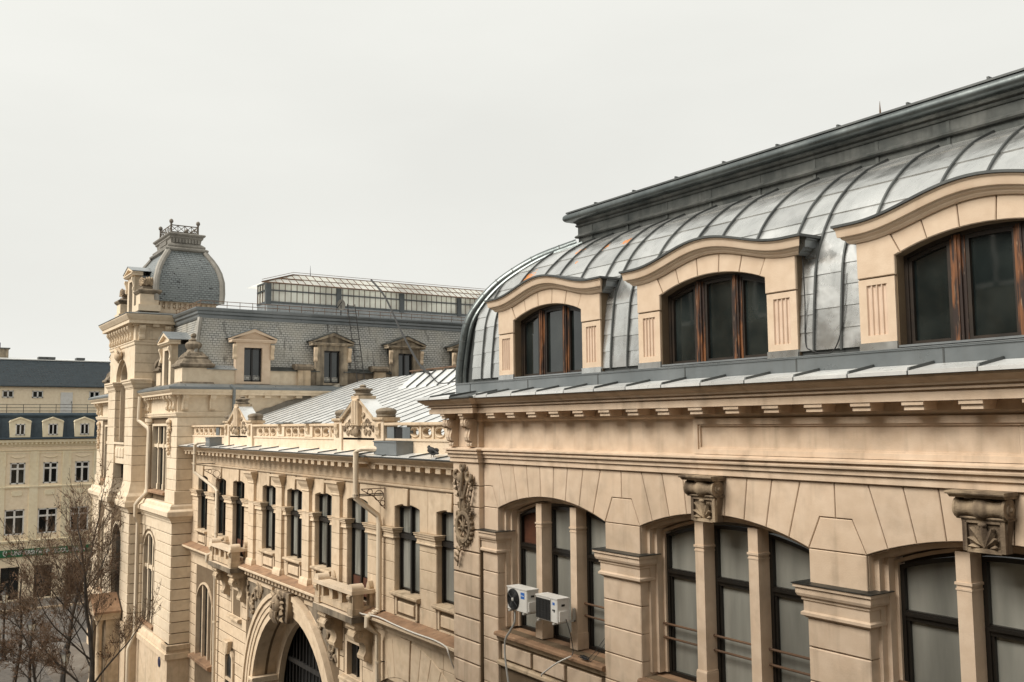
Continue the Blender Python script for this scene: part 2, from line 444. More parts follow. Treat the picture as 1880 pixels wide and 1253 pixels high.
# frieze faces and spandrels are stone pieces laid over the wall core
def piece(poly, o1=0, mat='stone', par=None, c=.008, gap=.006, o0=-.06, name='voussoir', fr=None):
    MB(fr or FR).psz(inset(poly, gap), o0, o1, c).build(name, mat, par or rwall)
JT = [-1.57, -1.10, -.65, -.22, .21, .62, 1.06, 1.53]
JB = [-1.33, -.95, -.58, -.19, .18, .54, .93, 1.31]
ST = -.775
for bi, c in enumerate(CS):
    A = lambda s: arcz(s, 0, HW, ZS, RISE)
    for k in range(7):
        poly = [(c+JT[k], ST)]+[(c+s, z) for s, z in arcpts(JB[k], JB[k+1], 0, HW, ZS, RISE, 3)]+[(c+JT[k+1], ST)]
        piece(poly)
    for sg in (-1, 1):
        J0, B0 = (JT[0], JB[0]) if sg < 0 else (JT[-1], JB[-1])
        lim = 2.055
        if bi == 0 and sg < 0: lim = 2.13
        poly = [(c+J0, ST)]+[(c+s, z) for s, z in arcpts(B0, sg*HW, 0, HW, ZS, RISE, 3)]+[(c+sg*1.815, -1.225), (c+sg*lim, -1.225), (c+sg*lim, ST)]
        piece(poly)
    # pier hat, upper block, capital and pilaster right of the opening (half one left of the first)
    spans = [(c+HW, c+4.11-HW, c+1.815, c+2.295)]
    if bi == 0: spans.append((-15.85, c-HW, -15.85, c-1.815))
    if bi == len(CS)-1: spans = [(c+HW, XR, c+1.815, XR)]
    for (a, b, ta, tb) in spans:
        piece([(a, ZS), (b, ZS), (tb, -1.225), (ta, -1.225)], name='stone_block')
        piece([(a, -2.12), (b, -2.12), (b, ZS), (a, ZS)], name='stone_block')
        aa = a if a > -15.8 else -15.85
        path = [(aa-.0, 10.3), (aa, 9.99), (b, 9.99), (b, 10.3)] if a > -15.8 else [(aa, 9.99), (b, 9.99), (b, 10.3)]
        prof = [(-.05, -2.085), (.15, -2.085), (.15, -2.125), (.125, -2.13), (.125, -2.20), (.11, -2.235), (.075, -2.255), (.075, -2.285), (.055, -2.30), (.055, -2.425), (.085, -2.445), (.085, -2.48), (.05, -2.50), (.035, -2.515), (-.05, -2.515)]
        cap = MB().sweep(prof, path).build('capital', 'stone', rwall)
        cv = MB().sweep([(-.05, -2.083), (.165, -2.083), (.165, -2.072), (-.05, -2.066)], path).build('cover_sheet', 'rusty_iron' if False else 'zinc_dark', cap)
        zz = [-2.515, -2.88, -3.305, -3.73, -4.155, -4.58, -5.0, -5.43, -5.86, -6.3, -6.9, -7.5, -8.1, -8.7, -9.4, -10.1, -EZ]
        for z1, z0 in zip(zz, zz[1:]):
            e = .03
            m_ = MB(FR); g = .007
            a2 = a-e if a > -15.8 else a; b2 = b+e
            m_.psz(inset([(a2, z0), (b2, z0), (b2, z1), (a2, z1)], g), -.35, .035, .012); m_.build('stone_block', 'stone', rwall)
# corner pier, rusticated
PX0, PX1 = -16.87, -15.85
zz = [-.775, -1.235, -1.665, -2.105, -2.56, -3.0, -3.435, -3.87, -4.30, -4.735, -5.17, -5.6, -6.1, -6.7, -7.3, -7.9, -8.5, -9.3, -10.1, -EZ]
MB(FR).box(PX0+.03, PX1-.01, -.6, .085, -EZ, .1).build('pier_core', 'joint', rwall)
for z1, z0 in zip(zz, zz[1:]):
    m_ = MB(FR); g = .014 if z0 < -2.3 else .008
    m_.psz(inset([(PX0, z0), (PX1, z0), (PX1, z1), (PX0, z1)], g), -.45, .12, .014); m_.build('stone_block', 'stone', rwall)
m_ = MB(FR); m_.box(PX0, PX1, -.45, .12, -.46, .06); m_.build('stone_block', 'stone', rwall)
# frieze slabs
for a, b in ((-15.85, -12.9), (-12.9, -9.93), (-9.86, -7.6), (-7.6, -5.2), (-5.2, -2.6), (-2.6, XR)):
    m_ = MB(FR); m_.box(a+.001, b-.001, -.05, -.004, -.47, .055); m_.build('frieze_slab', 'stone', rwall)
m_ = MB(FR)
for a, b, z0, z1 in ((-9.95, -9.86, -.466, .05), (-9.86, XR, -.466, -.395), (-9.86, XR, -.035, .05)):
    m_.box(a, b, -.01, .055, z0, z1)
m_.box(-9.86, -9.835, -.01, .028, -.395, -.035); m_.box(-9.835, XR, -.01, .028, -.395, -.37); m_.box(-9.835, XR, -.01, .028, -.06, -.035)
m_.build('panel_frame', 'stone', rwall)
PATH = [(-16.87, 20.4), (-16.87, 9.88), (-15.85, 9.88), (-15.85, 10.0), (XR, 10.0)]
# string course with two fasciae
MB().sweep([(-.1, -.465), (.02, -.465), (.13, -.497), (.15, -.50), (.15, -.525), (.10, -.53), (.10, -.545), (.125, -.572), (.12, -.595), (.078, -.60), (.078, -.668), (.045, -.672), (.045, -.765), (.02, -.775), (-.1, -.775)], PATH).build('string_course', 'stone', rwall)
# main cornice
cor = MB().sweep([(-.2, .05), (.0, .05), (.05, .08), (.06, .11), (.06, .225), (.33, .225), (.335, .215), (.36, .215), (.36, .312), (.335, .314), (.335, .334), (.39, .338), (.39, .362), (.365, .365), (.365, .384), (.425, .388), (.44, .41), (.49, .44), (.54, .475), (.55, .50), (-.2, .50)], PATH).build('cornice', 'stone', rb)
def modillion(fr, s, z1, d=.345, w=.27):
    m_ = MB(fr); m_.box(s-w/2, s+w/2, .04, d, z1-.055, z1); m_.box(s-w/2+.012, s+w/2-.012, .04, d-.03, z1-.11, z1-.0551)
    return m_.build('modillion', 'stone', cor)
k = 0
while -15.08+.683*k < XR-.2:
    modillion(FR, -15.08+.683*k, .224); k += 1
for i in range(8): modillion(SIDE(-16.87) if False else (lambda s, o, z: (-16.87-o, s, z)), 10.9+.7*i, .224)
for s in (-16.72, -16.0): modillion(FRONT(9.88), s, .224, .34, .17)
BP = [(0, .10), (.27, .10), (.285, .02), (.27, -.03), (.235, -.06), (.22, -.02), (.19, -.02), (.16, -.075), (.165, -.14), (.185, -.20), (.195, -.26), (.18, -.32), (.15, -.35), (.13, -.33), (.115, -.36), (.14, -.40), (.13, -.44), (.06, -.465), (0, -.465)]
def console(fr, s, w, prof, mat, par):
    m_ = MB(fr)
    m_.poz(prof, s-w/2, s+w/2)
    b_ = m_.build('bracket', mat, par)
    for sg in (-1, 1):                      # volute eyes and edge fillets
        q = MB(fr); cx, cz = prof[2][0]-.10, prof[2][1]-.02
        q.loft([[(s+sg*(w/2+dx), cx+rr*math.cos(t*PI/6), cz+rr*math.sin(t*PI/6)) for t in range(12)] for dx, rr in ((-.01, .085), (.018, .085), (.02, .045), (.034, .045))])
        q.build('volute', mat, b_)
    q = MB(fr); q.poz([(o+.014 if o > 0 else o, z) for o, z in prof], s-w*.14, s+w*.14); q.build('rib', mat, b_)
    return b_
for s in (-16.72, -16.0): console(FRONT(9.88), s, .19, BP, 'stone', cor)
console(lambda s, o, z: (-16.87-o, s, z), 10.1, .19, BP, 'stone', cor)

# eaves sheeting, seams and edge strip
eav = MB().sweep([(-.05, .502), (.575, .502), (.585, .512), (.585, .535), (.57, .541), (.10, .628), (-.05, .628)], PATH).build('eaves', 'zinc_seam', rb)
ES = [-16.81, -15.99, -15.21, -14.8, -13.97, -13.2, -12.4, -11.6, -10.83, -10.04, -9.25, -8.45, -7.65, -6.86, -6.08, -5.28, -4.5, -3.7, -2.9, -2.1, -1.3, -.5, .3, XR]
def yo(x): return .12 if x < -15.85 else 0.0
EP = [-17.42]+ES
for a, b in zip(EP, EP[1:]):
    dd = yo((a+b)/2)
    m_ = MB(FR)
    m_.loft([[(a+.01, .59+dd, .543), (b-.01, .59+dd, .543), (b-.01, .108, .633), (a+.01, .108, .633)], [(a+.01, .59+dd, .549+random.uniform(0, .003)), (b-.01, .59+dd, .549), (b-.01, .108, .640), (a+.01, .108, .640)]])
    m_.box(a+.01, b-.01, .588+dd, .600+dd, .505, .548)
    m_.build('eaves_sheet', 'tin', eav)
for x in ES[:-1]:
    dd = yo(x-.02)
    m_ = MB(FR); m_.loft([[(x-.012, .59+dd, .545), (x+.012, .59+dd, .545), (x+.03, .11, .635), (x+.006, .11, .635)], [(x-.012, .57+dd, .585), (x+.012, .57+dd, .585), (x+.03, .11, .675), (x+.006, .11, .675)]])
    m_.build('eaves_seam', 'zinc_seam', eav)
UP = [(-16.77, 20.4), (-16.77, 9.9), (XR, 9.9)]
ups = MB().sweep([(-.3, .6), (0, .6), (0, .815), (.015, .82), (.015, .835), (-.3, .85)], UP).build('upstand', 'zinc_blue', rb)
MB().sweep([(-.3, .851), (.02, .836), (.022, .846), (-.3, .862)], UP).build('upstand_cover', 'zinc_lower', ups)
for k in range(9):
    m_ = MB(FRONT(9.9)); x = -16.2+2.05*k; m_.box(x, x+.02, -.01, .006, .64, .815); m_.build('upstand_joint', 'zinc_seam', ups)

# ---- curved mansard: profile (Y, z) at the front, hip at the left end at 45 degrees
RP0 = [(10.07, .85), (10.075, 1.1), (10.12, 1.6), (10.19, 2.1), (10.35, 2.49), (10.6, 2.87), (10.9, 3.17), (11.3, 3.46), (11.85, 3.72)]
def rprof(t):                # Catmull-Rom along the profile, t in 0..8
    t = max(0, min(7.9999, t)); i = int(t); f = t-i
    P = [RP0[max(0, min(8, i+k-1))] for k in range(4)]
    r = []
    for k in range(2):
        a, b, c, d = (p[k] for p in P)
        r.append(.5*((2*b)+(-a+c)*f+(2*a-5*b+4*c-d)*f*f+(-a+3*b-3*c+d)*f**3))
    return tuple(r)
RP = [rprof(8*i/32) for i in range(33)]
def at_z(z):
    for i in range(320):
        a = rprof(8*i/320)
        if a[1] >= z: return a
    return rprof(8)
def t_of_z(z):
    for i in range(801):
        if rprof(8*i/800)[1] >= z: return 8*i/800
    return 8
def hipx(y): return -16.8+(y-10.07)
m_ = MB()
m_.loft([[(-15.3, y+.02, z), (min(hipx(y)+.02, -15.32), y+.02, z), (hipx(y)+.02, 20.2, z)] for y, z in RP if hipx(y) < -15.35], closed=False)
RT = [(y, z) for y, z in RP if z > 2.40]; RL = [(y, z) for y, z in RP if z < 2.75]
m_.loft([[(XR, y+.02, z), (max(hipx(y)+.02, -15.3), y+.02, z), (hipx(y)+.02, y+.02, z), (hipx(y)+.02, 20.2, z)] for y, z in RT], closed=False)
for c in CS: m_.loft([[(c+1.5, y+.021, z), (min(c+2.62, XR), y+.021, z)] for y, z in RL], closed=False)
roof = m_.build('roof', 'zinc_seam', rb)
G = [c+1.8 for c in [-17.83]+CS]
seams = []       # (x, zlow, zhigh)
for g in G:
    if g > -16.5: seams.append((g+.05 if g < -15.5 else g, .9, 3.72))
    for d in (.78, 1.55, 2.12, 2.91, 3.67): seams.append((g+d, 2.5, 3.72))
    seams.append((g+.42, .9, 2.55))
seams = [q for q in seams if q[0] < XR-.1]
def dorm_top(x):
    for c in CS:
        if abs(x-c) < 1.62:
            return 2.36
    return .9
def nrm_at(t):
    a = rprof(max(0, t-.02)); b = rprof(min(8, t+.02)); d = Vector((b[0]-a[0], b[1]-a[1])).normalized()
    return (-d.y, d.x)       # pointing out (towards -Y, up)
for (x, z0, z1) in seams:
    z0 = max(z0, dorm_top(x))
    t0, t1 = t_of_z(z0), 8
    n_ = 16; rings = []
    for i in range(n_+1):
        t = t0+(t_of_z(z1)-t0)*i/n_; y, z = rprof(t); ny, nz = nrm_at(t)
        if x < hipx(y)+.12: break
        rings.append([(x-.013, y+.01, z), (x+.013, y+.01, z), (x+.013, y+ny*.045, z+nz*.045), (x-.013, y+ny*.045, z+nz*.045)])
    if len(rings) > 2:
        MB().loft(rings).build('standing_seam', 'zinc_seam', roof)
xs = sorted(set([round(q[0], 3) for q in seams]))
def sheet(xa, xb, za, zb, mat):
    ta, tb = t_of_z(za), t_of_z(zb); n_ = 6; rings = []
    lift = .012
    for i in range(n_+1):
        t = ta+(tb-ta)*i/n_; y, z = rprof(t); ny, nz = nrm_at(t)
        a_ = max(xa, hipx(y)+.14)
        if a_ > xb-.03: continue
        l_ = lift*(1-i/n_)+.004
        rings.append([(a_, y+ny*.001, z+nz*.001), (xb, y+ny*.001, z+nz*.001), (xb, y+ny*(l_+.004), z+nz*(l_+.004)), (a_, y+ny*(l_+.004), z+nz*(l_+.004))])
    if len(rings) > 1: MB().loft(rings).build('roof_sheet', mat, roof, smooth=True, auto=30)
full = sorted([g+.05 if g < -15.5 else g for g in G if g > -16.5])
uppers = sorted([-16.9]+[x for x, a, b in seams if b > 3]+[XR-.02])
for i, (a, b) in enumerate(zip(uppers, uppers[1:])):
    off = random.uniform(-.06, .06)
    for za, zb in zip((2.5, 2.78+off, 3.14+off*.7, 3.47), (2.78+off, 3.14+off*.7, 3.47, 3.72)):
        sheet(a+.012, b-.012, za, zb, 'zinc')
for g in G:
    gx = g+.05 if -16.5 < g < -15.5 else g
    for a, b, st in ((g-.35, gx, .26), (gx, g+.42, .5), (g+.42, g+.85, .26)):
        if a > XR or b < -16.9: continue
        z = .92; 
        while z < 2.46:
            zn = min(z+st*random.uniform(.9, 1.1), 2.5)
            if 2.5-zn < .1: zn = 2.5
            sheet(max(a, -16.9)+.012, min(b, XR)-.012, z, zn, 'zinc'); z = zn
# hip roll and its cover strip
hp = [(hipx(y)-.02, y-.03, z) for y, z in RP]
MB().tube(hp, .105, 10).build('hip_roll', 'zinc_roll', roof, smooth=True)
MB().tube([(x+.2, y-.015, z-.02) for x, y, z in hp], .045, 8).build('hip_fillet', 'zinc_roll', roof, smooth=True)
for i in range(3, 32, 3):
    p, q = Vector(hp[i-1]), Vector(hp[i]); d = (q-p).normalized()*.012
    MB().tube([tuple(q-d), tuple(q+d)], .110, 10).build('hip_band', 'zinc_seam', roof, smooth=True)
# attic cornice on top of the curve
AX = hipx(11.85)
AP = [(AX, 19.5), (AX, 11.85), (XR, 11.85)]
att = MB().sweep([(-.3, 3.6), (.0, 3.6), (.0, 3.83), (.05, 3.835), (.065, 3.86), (.05, 3.885), (.02, 3.90), (.01, 3.92), (.01, 4.06), (.03, 4.065), (.05, 4.085), (.05, 4.105), (.03, 4.11), (.04, 4.14), (.07, 4.165), (.085, 4.18), (-.3, 4.18)], AP).build('attic_cornice', 'zinc_dark', rb)
rollp = [(.085, 4.182)]+[(.155+.085*math.cos(a), 4.265+.088*math.sin(a)) for a in [R(d) for d in range(-100, 111, 15)]]+[(-.3, 4.36), (-.3, 4.182)]
MB().sweep(rollp, AP).build('roll_moulding', 'zinc_roll', att, smooth=True, auto=50)
MB().sweep([(-.4, 4.362), (.19, 4.362), (.19, 4.392), (-.4, 4.43)], AP).build('ridge_sheet', 'zinc_seam', att)
for k in range(12):
    x = AX+.75+1.15*k
    if x < XR: MB(FRONT(11.85)).box(x, x+.03, -.3, .19, 4.385, 4.425).build('ridge_joint', 'zinc_seam', att)
for k in range(14):
    x = AX+.42+1.1*k
    if x < XR: MB(FRONT(11.85)).box(x, x+.05, .0, .016, 3.62, 4.06).build('cover_strip', 'zinc_dark', att)
MB().box(AX+.1, XR-.1, 12.0, 20, 4.0, 4.41).build('flat_roof', 'zinc_dark', rb)
MB().tube([(-8.0, 12.0, 4.35), (-8.0, 12.0, 4.55), (-8.0, 12.0, 4.7)], [.012, .012, .002], 6).build('lightning_rod', 'rusty_iron', rb)

# ---- dormers
def dormer(c, parent):
    fr = FRONT(10.02)
    ow, zs, ri = 1.05, 1.98, .20
    m_ = MB(fr)
    wall(m_, c-1.58, c+1.58, .87, 2.46, -.30, -.03, [(c-ow, c+ow, .885, zs, ri)])
    d = m_.build('dormer', 'joint', parent)
    # cheeks clad in zinc and top, running back into the roof
    m_ = MB(fr)
    zt = lambda s: 2.42+.26*(.5+.5*math.cos(PI*max(-1, min(1, s/1.5))))
    n_ = 24
    ss = [-1.66+3.32*i/n_ for i in range(n_+1)]
    m_.loft([[(c-1.575, o, .87)]+[(c+max(-1.575, min(1.575, s)), o, zt(s)-.05) for s in ss]+[(c+1.575, o, .87)] for o in (-.301, -1.25)], cap=False)
    m_.build('cheek', 'zinc', d)
    # crown moulding following the curve
    cp = [(-.05, -.21), (.03, -.21), (.055, -.185), (.06, -.17), (.095, -.15), (.11, -.125), (.135, -.12), (.14, -.105), (.15, -.03), (.17, -.012), (.17, 0), (-.05, 0)]
    ss = [-1.80]+[-1.62+3.24*i/30 for i in range(31)]+[1.80]
    m_ = MB(fr)
    rings = []
    for s in ss:
        rings.append([(c+s*(1 if abs(s) < 1.7 else (1.62+max(o, 0))/1.8), o, zt(s)+z) for o, z in cp])
    m_.loft(rings); m_.build('crown_moulding', 'stone_dormer', d, smooth=True, auto=25)
    m_ = MB(fr)
    m_.loft([[(c+s*1.005, .19, zt(s)+.003), (c+s*1.005, .19, zt(s)+.034), (c+s, -1.4, zt(s)+.06), (c+s, -1.4, zt(s)+.003)] for s in ss]); m_.build('cover_sheet', 'zinc_seam', d)
    for sg in (-1, 1):                     # returns of the moulding along the cheek
        m_ = MB(lambda s, o, z: (c+sg*(1.6+o), s, z)); m_.poz([(o, zt(1.6)+z) for o, z in cp], 10.02, 10.62); m_.build('moulding_return', 'zinc_lower', d)
    # voussoirs
    jb = [-.98, -.63, -.23, .19, .58, .96]; jt = [-1.11, -.70, -.25, .21, .65, 1.08]
    A = lambda s: arcz(s, 0, ow, zs, ri)
    for k in range(5):
        poly = [(c+s, z) for s, z in arcpts(jb[k], jb[k+1], 0, ow, zs, ri, 3)]+[(c+jt[k+1]-(jt[k+1]-jt[k])*i/3, zt(jt[k+1]-(jt[k+1]-jt[k])*i/3)-.2) for i in range(4)]
        MB(fr).psz(inset(poly, .006), -.06, 0, .008).build('voussoir', 'stone_dormer', d)
    for sg in (-1, 1):
        J, B = (jt[0], jb[0]) if sg < 0 else (jt[-1], jb[-1])
        top = [(J+(sg*1.58-J)*i/4, zt(J+(sg*1.58-J)*i/4)-.2) for i in range(5)]
        poly = [(c+s, z) for s, z in top]+[(c+sg*1.58, 1.75), (c+sg*ow, 1.75), (c+sg*ow, zs)]+[(c+B, A(B))]
        MB(fr).psz(inset(poly, .005), -.28, .012, .008).build('end_block', 'stone_dormer', d)
        # fluted pilaster panel
        a, b = c+sg*1.57, c+sg*1.07
        a, b = min(a, b), max(a, b)
        m_ = MB(fr); fa, fb, z0, z1 = a+.11, b-.105, 1.04, 1.66
        m_.box(a, fa, -.28, -.0, .95, 1.738); m_.box(fb, b, -.28, 0, .95, 1.738); m_.box(fa, fb, -.28, 0, .95, z0); m_.box(fa, fb, -.28, 0, z1, 1.738)
        pl = m_.build('pilaster', 'stone_dormer', d)
        m_ = MB(fr); nf = 4; w = (fb-fa)/nf
        for i in range(nf):
            x0, x1 = fa+i*w, fa+(i+1)*w
            m_.loft([[(x0, -.004, zz_), (x0+w*.1, -.027, zz_), (x0+w*.5, -.027, zz_), (x0+w*.9, -.004, zz_), (x1, -.004, zz_), (x1, -.1, zz_), (x0, -.1, zz_)] for zz_ in (z0, z1)])
        m_.build('fluting', 'stone_flute', pl)
        m_ = MB(fr); m_.box(a-.012, b+.005, -.2, .012, .84, .948); m_.build('base_flashing', 'zinc', d)
    # reveal and window
    m_ = MB(fr); ring(m_, c, ow-.001, zs, ri, .89, .05, -.27, -.17); 
    for k in (-1, 1): pass
    wf = m_.build('window_frame', 'wood_dark', d)
    m_ = MB(fr); m_.box(c-ow, c+ow, -.30, .0, .868, .893); m_.build('sill', 'zinc_lower', d)
    lights = [(-1.0, -.46), (-.28, .30), (.44, 1.0)]
    for (a, b) in lights:
        m_ = MB(fr); t = .045
        ta = lambda s: arcz(s, 0, ow, zs, ri)-.055
        pts = lambda i: [(c+a+i, .90+i)]+[(c+s, ta(s)-i) for s in [a+i+(b-a-2*i)*k/6 for k in range(7)]]+[(c+b-i, .90+i)]
        P, Q = pts(0), pts(t)
        for k in range(len(P)): 
            k2 = (k+1) % len(P); m_.psz([P[k], P[k2], Q[k2], Q[k]], -.27, -.19)
        s_ = m_.build('sash', 'wood_dark', wf)
        m_ = MB(fr); m_.psz(Q, -.245, -.235); m_.build('pane', 'glass_dark', wf)
    for x in (-.37, .37):
        m_ = MB(fr); zt_ = arcz(x, 0, ow, zs, ri)-.03
        m_.box(c+x-.05, c+x+.05, -.25, -.15, .893, zt_); m_.box(c+x-.09, c+x+.09, -.27, -.18, .893, zt_-.01)
        m_.box(c+x-.016, c+x+.016, -.15, -.135, .90, zt_); m_.build('mullion', 'wood_peel', wf)
    return d
d0 = dormer(CS[0], rb)
for c in (-9.62, -5.52, -1.42): clone(d0, dx=c-CS[0], parent=rb)

# ---- three-light windows
def triple(c, parent, first=False):
    m_ = MB(FR)
    ring(m_, c, HW-.001, ZS, RISE, -3.9, .07, -.30, -.14)
    ring(m_, c, HW-.0705, ZS, RISE-.006, -3.9, .06, -.54, -.24)
    w = m_.build('window', 'stone', parent)
    m_ = MB(FR); ring(m_, c, HW-.132, ZS-.07, RISE-.012, -3.9, .045, -.5, -.36); m_.build('inner_moulding', 'sill_brown' if False else 'stone', w)
    for x in (-.5, .54):
        m_ = MB(FR); za = arcz(x, 0, HW, ZS, RISE)-.12
        m_.box(c+x-.088, c+x+.088, -.40, -.17, -3.65, za); m_.build('stone_mullion', 'stone', w)
        m_ = MB(FR)
        m_.box(c+x-.105, c+x+.105, -.42, -.15, -3.93, -3.68)
        m_.poz([(-.46, -3.68), (-.15, -3.68), (-.165, -3.65), (-.46, -3.65)], c+x-.1, c+x+.1)
        m_.build('mullion_base', 'stone', w)
        m_ = MB(FR); m_.box(c+x-.104, c+x+.104, -.42, -.155, -1.86, -1.83); m_.box(c+x-.097, c+x+.097, -.42, -.162, -1.92, -1.90); m_.build('mullion_band', 'stone', w)
    for i, (a, b) in enumerate(((-1.45, -.59), (-.41, .45), (.63, 1.45))):
        ta = lambda s: arcz(s, 0, HW, ZS, RISE)-.19
        N = 6
        pts = lambda i_, zb: [(c+a+i_, zb+i_)]+[(c+s, ta(s)-i_) for s in [a+i_+(b-a-2*i_)*k/N for k in range(N+1)]]+[(c+b-i_, zb+i_)]
        P, Q = pts(0, -3.93), pts(.055, -3.93)
        m_ = MB(FR)
        for k in range(len(P)):
            k2 = (k+1) % len(P); m_.psz([P[k], P[k2], Q[k2], Q[k]], -.50, -.40)
        m_.box(c+a+.05, c+b-.05, -.49, -.405, -2.42, -2.30)
        m_.box(c+a+.05, c+b-.05, -.404, -.37, -2.36, -2.32)
        m_.box(c+a+.055, c+a+.09, -.49, -.42, -3.88, -2.42); m_.box(c+b-.09, c+b-.055, -.49, -.42, -3.88, -2.42)
        s_ = m_.build('sash', 'wood_black', w)
        m_ = MB(FR); m_.box(c+a+.09, c+b-.09, -.475, -.465, -3.875, -2.42); m_.build('pane', 'glass_pale', w)
        up_ = [(c+a+.055, -2.30)]+[(c+s, ta(s)-.055) for s in [a+.055+(b-a-.11)*k/N for k in range(N+1)]]+[(c+b-.055, -2.30)]
        m_ = MB(FR); m_.psz(up_, -.475, -.465); m_.build('pane', 'blind_brown' if (first and i == 0) else 'glass_pale', w)
        if not (first and i < 2):
            for z in (-3.15, -3.36):
                m_ = MB(FR); m_.tube([(c+a-.03, -.34, z), (c+b+.05, -.34, z)], .018, 8); m_.build('bar', 'rusty_iron', w)
    m_ = MB(FR)
    m_.poz([(-.45, -3.94), (.10, -3.965), (.12, -3.99), (.12, -4.03), (.08, -4.05), (.04, -4.06), (-.45, -4.06)], c-HW+.002, c+HW-.002)
    m_.build('sill', 'sill_brown', w)
    m_ = MB(FR); m_.poz([(-.03, -4.061), (.06, -4.061), (.05, -4.09), (.03, -4.12), (.02, -4.14), (-.03, -4.14)], c-HW+.002, c+HW-.002)
    m_.poz([(-.03, -4.50), (.03, -4.50), (.05, -4.53), (.05, -4.58), (.02, -4.61), (-.03, -4.61)], c-HW+.002, c+HW-.002)
    m_.build('apron_moulding', 'stone_grimy', w)
    for k in range(3):
        a = c-1.5+1.02*k
        m_ = MB(FR); m_.psz([(a, -4.46), (a+.93, -4.46), (a+.93, -4.2), (a, -4.2)], -.032, .01, .01); m_.build('apron_panel', 'stone', w)
    return w
w0 = triple(CS[0], rb, True)
w1 = triple(CS[1], rb)
for c in CS[2:]: clone(w1, dx=c-CS[1], parent=rb)
for c in CS:
    m_ = MB(FR); ring(m_, c, 1.299, -4.95, .25, -8.6, .1, -.5, -.3); m_.box(c-.06, c+.06, -.5, -.33, -8.6, -4.8); lw = m_.build('lower_window', 'wood_black', rb)
    m_ = MB(FR); m_.box(c-1.25, c+1.25, -.46, -.45, -8.6, -4.72); m_.build('pane', 'glass_black', lw)
# ---- carved keystones over the second and later windows
def keystone(c, par):
    m_ = MB(FR)
    m_.loft([[(c-.20-.0, -.05, -1.43), (c+.20, -.05, -1.43), (c+.20, .10, -1.43), (c-.20, .10, -1.43)], [(c-.26, -.05, -1.07), (c+.26, -.05, -1.07), (c+.26, .13, -1.07), (c-.26, .13, -1.07)]])
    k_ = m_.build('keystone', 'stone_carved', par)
    m_ = MB(FR)
    m_.poz([(0, -.805), (.30, -.805), (.31, -.79), (.31, -.77), (0, -.762)], c-.33, c+.33); m_.poz([(0, -.84), (.25, -.84), (.29, -.806), (0, -.806)], c-.31, c+.31); m_.build('abacus', 'stone_carved', k_)
    pr = [(-.285, .118), (-.26, .125), (-.24, .10), (-.15, .085), (-.07, .10), (-.05, .118), (0, .125), (.05, .118), (.07, .10), (.15, .085), (.24, .10), (.26, .125), (.285, .118)]
    m_ = MB(FR)
    m_.loft([[(c+s, .13+r*1.05*math.cos(t*PI/7), -.955+r*math.sin(t*PI/7)) for t in range(14)] for s, r in pr]); m_.build('scroll', 'stone_carved', k_, smooth=True, auto=60)
    for sg in (-1, 1):
        m_ = MB(FR); m_.loft([[(c+sg*s, .13+r*math.cos(t*PI/6), -.955+r*math.sin(t*PI/6)) for t in range(12)] for s, r in ((.284, .07), (.30, .06), (.302, .03), (.325, .02))]); m_.build('volute', 'stone_carved', k_, smooth=True)
    m_ = MB(FR); m_.poz([(0, -1.075), (.17, -1.075), (.18, -1.06), (.17, -1.045), (0, -1.045)], c-.285, c+.285); m_.build('fillet', 'stone_carved', k_)
    m_ = MB(FR)
    for a, b, z0, z1 in ((-.235, -.185, -1.42, -1.08), (.185, .235, -1.42, -1.08), (-.19, .19, -1.43, -1.385), (-.2, .2, -1.115, -1.08)): m_.box(c+a*(1 if z0 > -1.4 or True else 1), c+b, .10, .155, z0, z1)
    m_.build('panel_rim', 'stone_carved', k_)
    for (x0, z0, x1, z1, w) in ((0, -1.38, 0, -1.13, .05), (0, -1.38, -.12, -1.16, .045), (0, -1.38, .12, -1.16, .045), (-.02, -1.36, -.15, -1.27, .035), (.02, -1.36, .15, -1.27, .035), (-.06, -1.375, -.15, -1.36, .03), (.06, -1.375, .15, -1.36, .03)):
        p, q = Vector((c+x0, .13, z0)), Vector((c+x1, .16, z1)); u_ = (q-p).normalized(); s_ = Vector((u_.z, 0, -u_.x))
        m_ = MB(FR); m_.loft([[tuple(p+u_*L*(q-p).length+s_*w*ww), tuple(p+u_*L*(q-p).length+Vector((0, .03*hh, 0))), tuple(p+u_*L*(q-p).length-s_*w*ww), tuple(p+u_*L*(q-p).length-Vector((0, .03, 0)))] for L, ww, hh in ((0, .4, .5), (.35, .7, 1), (.7, 1, 1.1), (.9, .8, 1.5), (1, .3, 1.8))]); m_.build('acanthus_leaf', 'stone_carved', k_, smooth=True, auto=70)
    m_ = MB(FR); m_.ball((c, .17, -1.13), .05, .035, .03, 8, 5); m_.build('bud', 'stone_carved', k_, smooth=True)
    return k_
k0 = keystone(-9.70, rb)
for c in (-5.56, -1.46): clone(k0, dx=c+9.70, parent=rb)

# ---- gear, tools and laurel trophy carved on the corner pier
FT = FRONT(9.88)
m_ = MB(FT); gx, gz = -16.36, -2.07
def disc(m_, cx, cz, prof, n=24, el=1.0): m_.loft([[(cx+r*math.cos(2*PI*k/n), o, cz+r*el*math.sin(2*PI*k/n)) for k in range(n)] for r, o in prof], cap=False)
disc(m_, gx, gz, [(.21, 0), (.21, .075), (.225, .09), (.275, .09), (.29, .075), (.29, 0)], el=1.12)
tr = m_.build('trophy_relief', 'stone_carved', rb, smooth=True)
for k in range(20):
    a = 2*PI*k/20; m_ = MB(FT)
    r0, r1 = .28, .345; da = .085
    m_.psz([(gx+r*math.cos(a+s*da*(1 if r < .3 else .75)), gz+1.12*r*math.sin(a+s*da*(1 if r < .3 else .75))) for r, s in ((r0, -1), (r1, -1), (r1, 1), (r0, 1))], 0, .075, .01); m_.build('gear_tooth', 'stone_carved', tr)
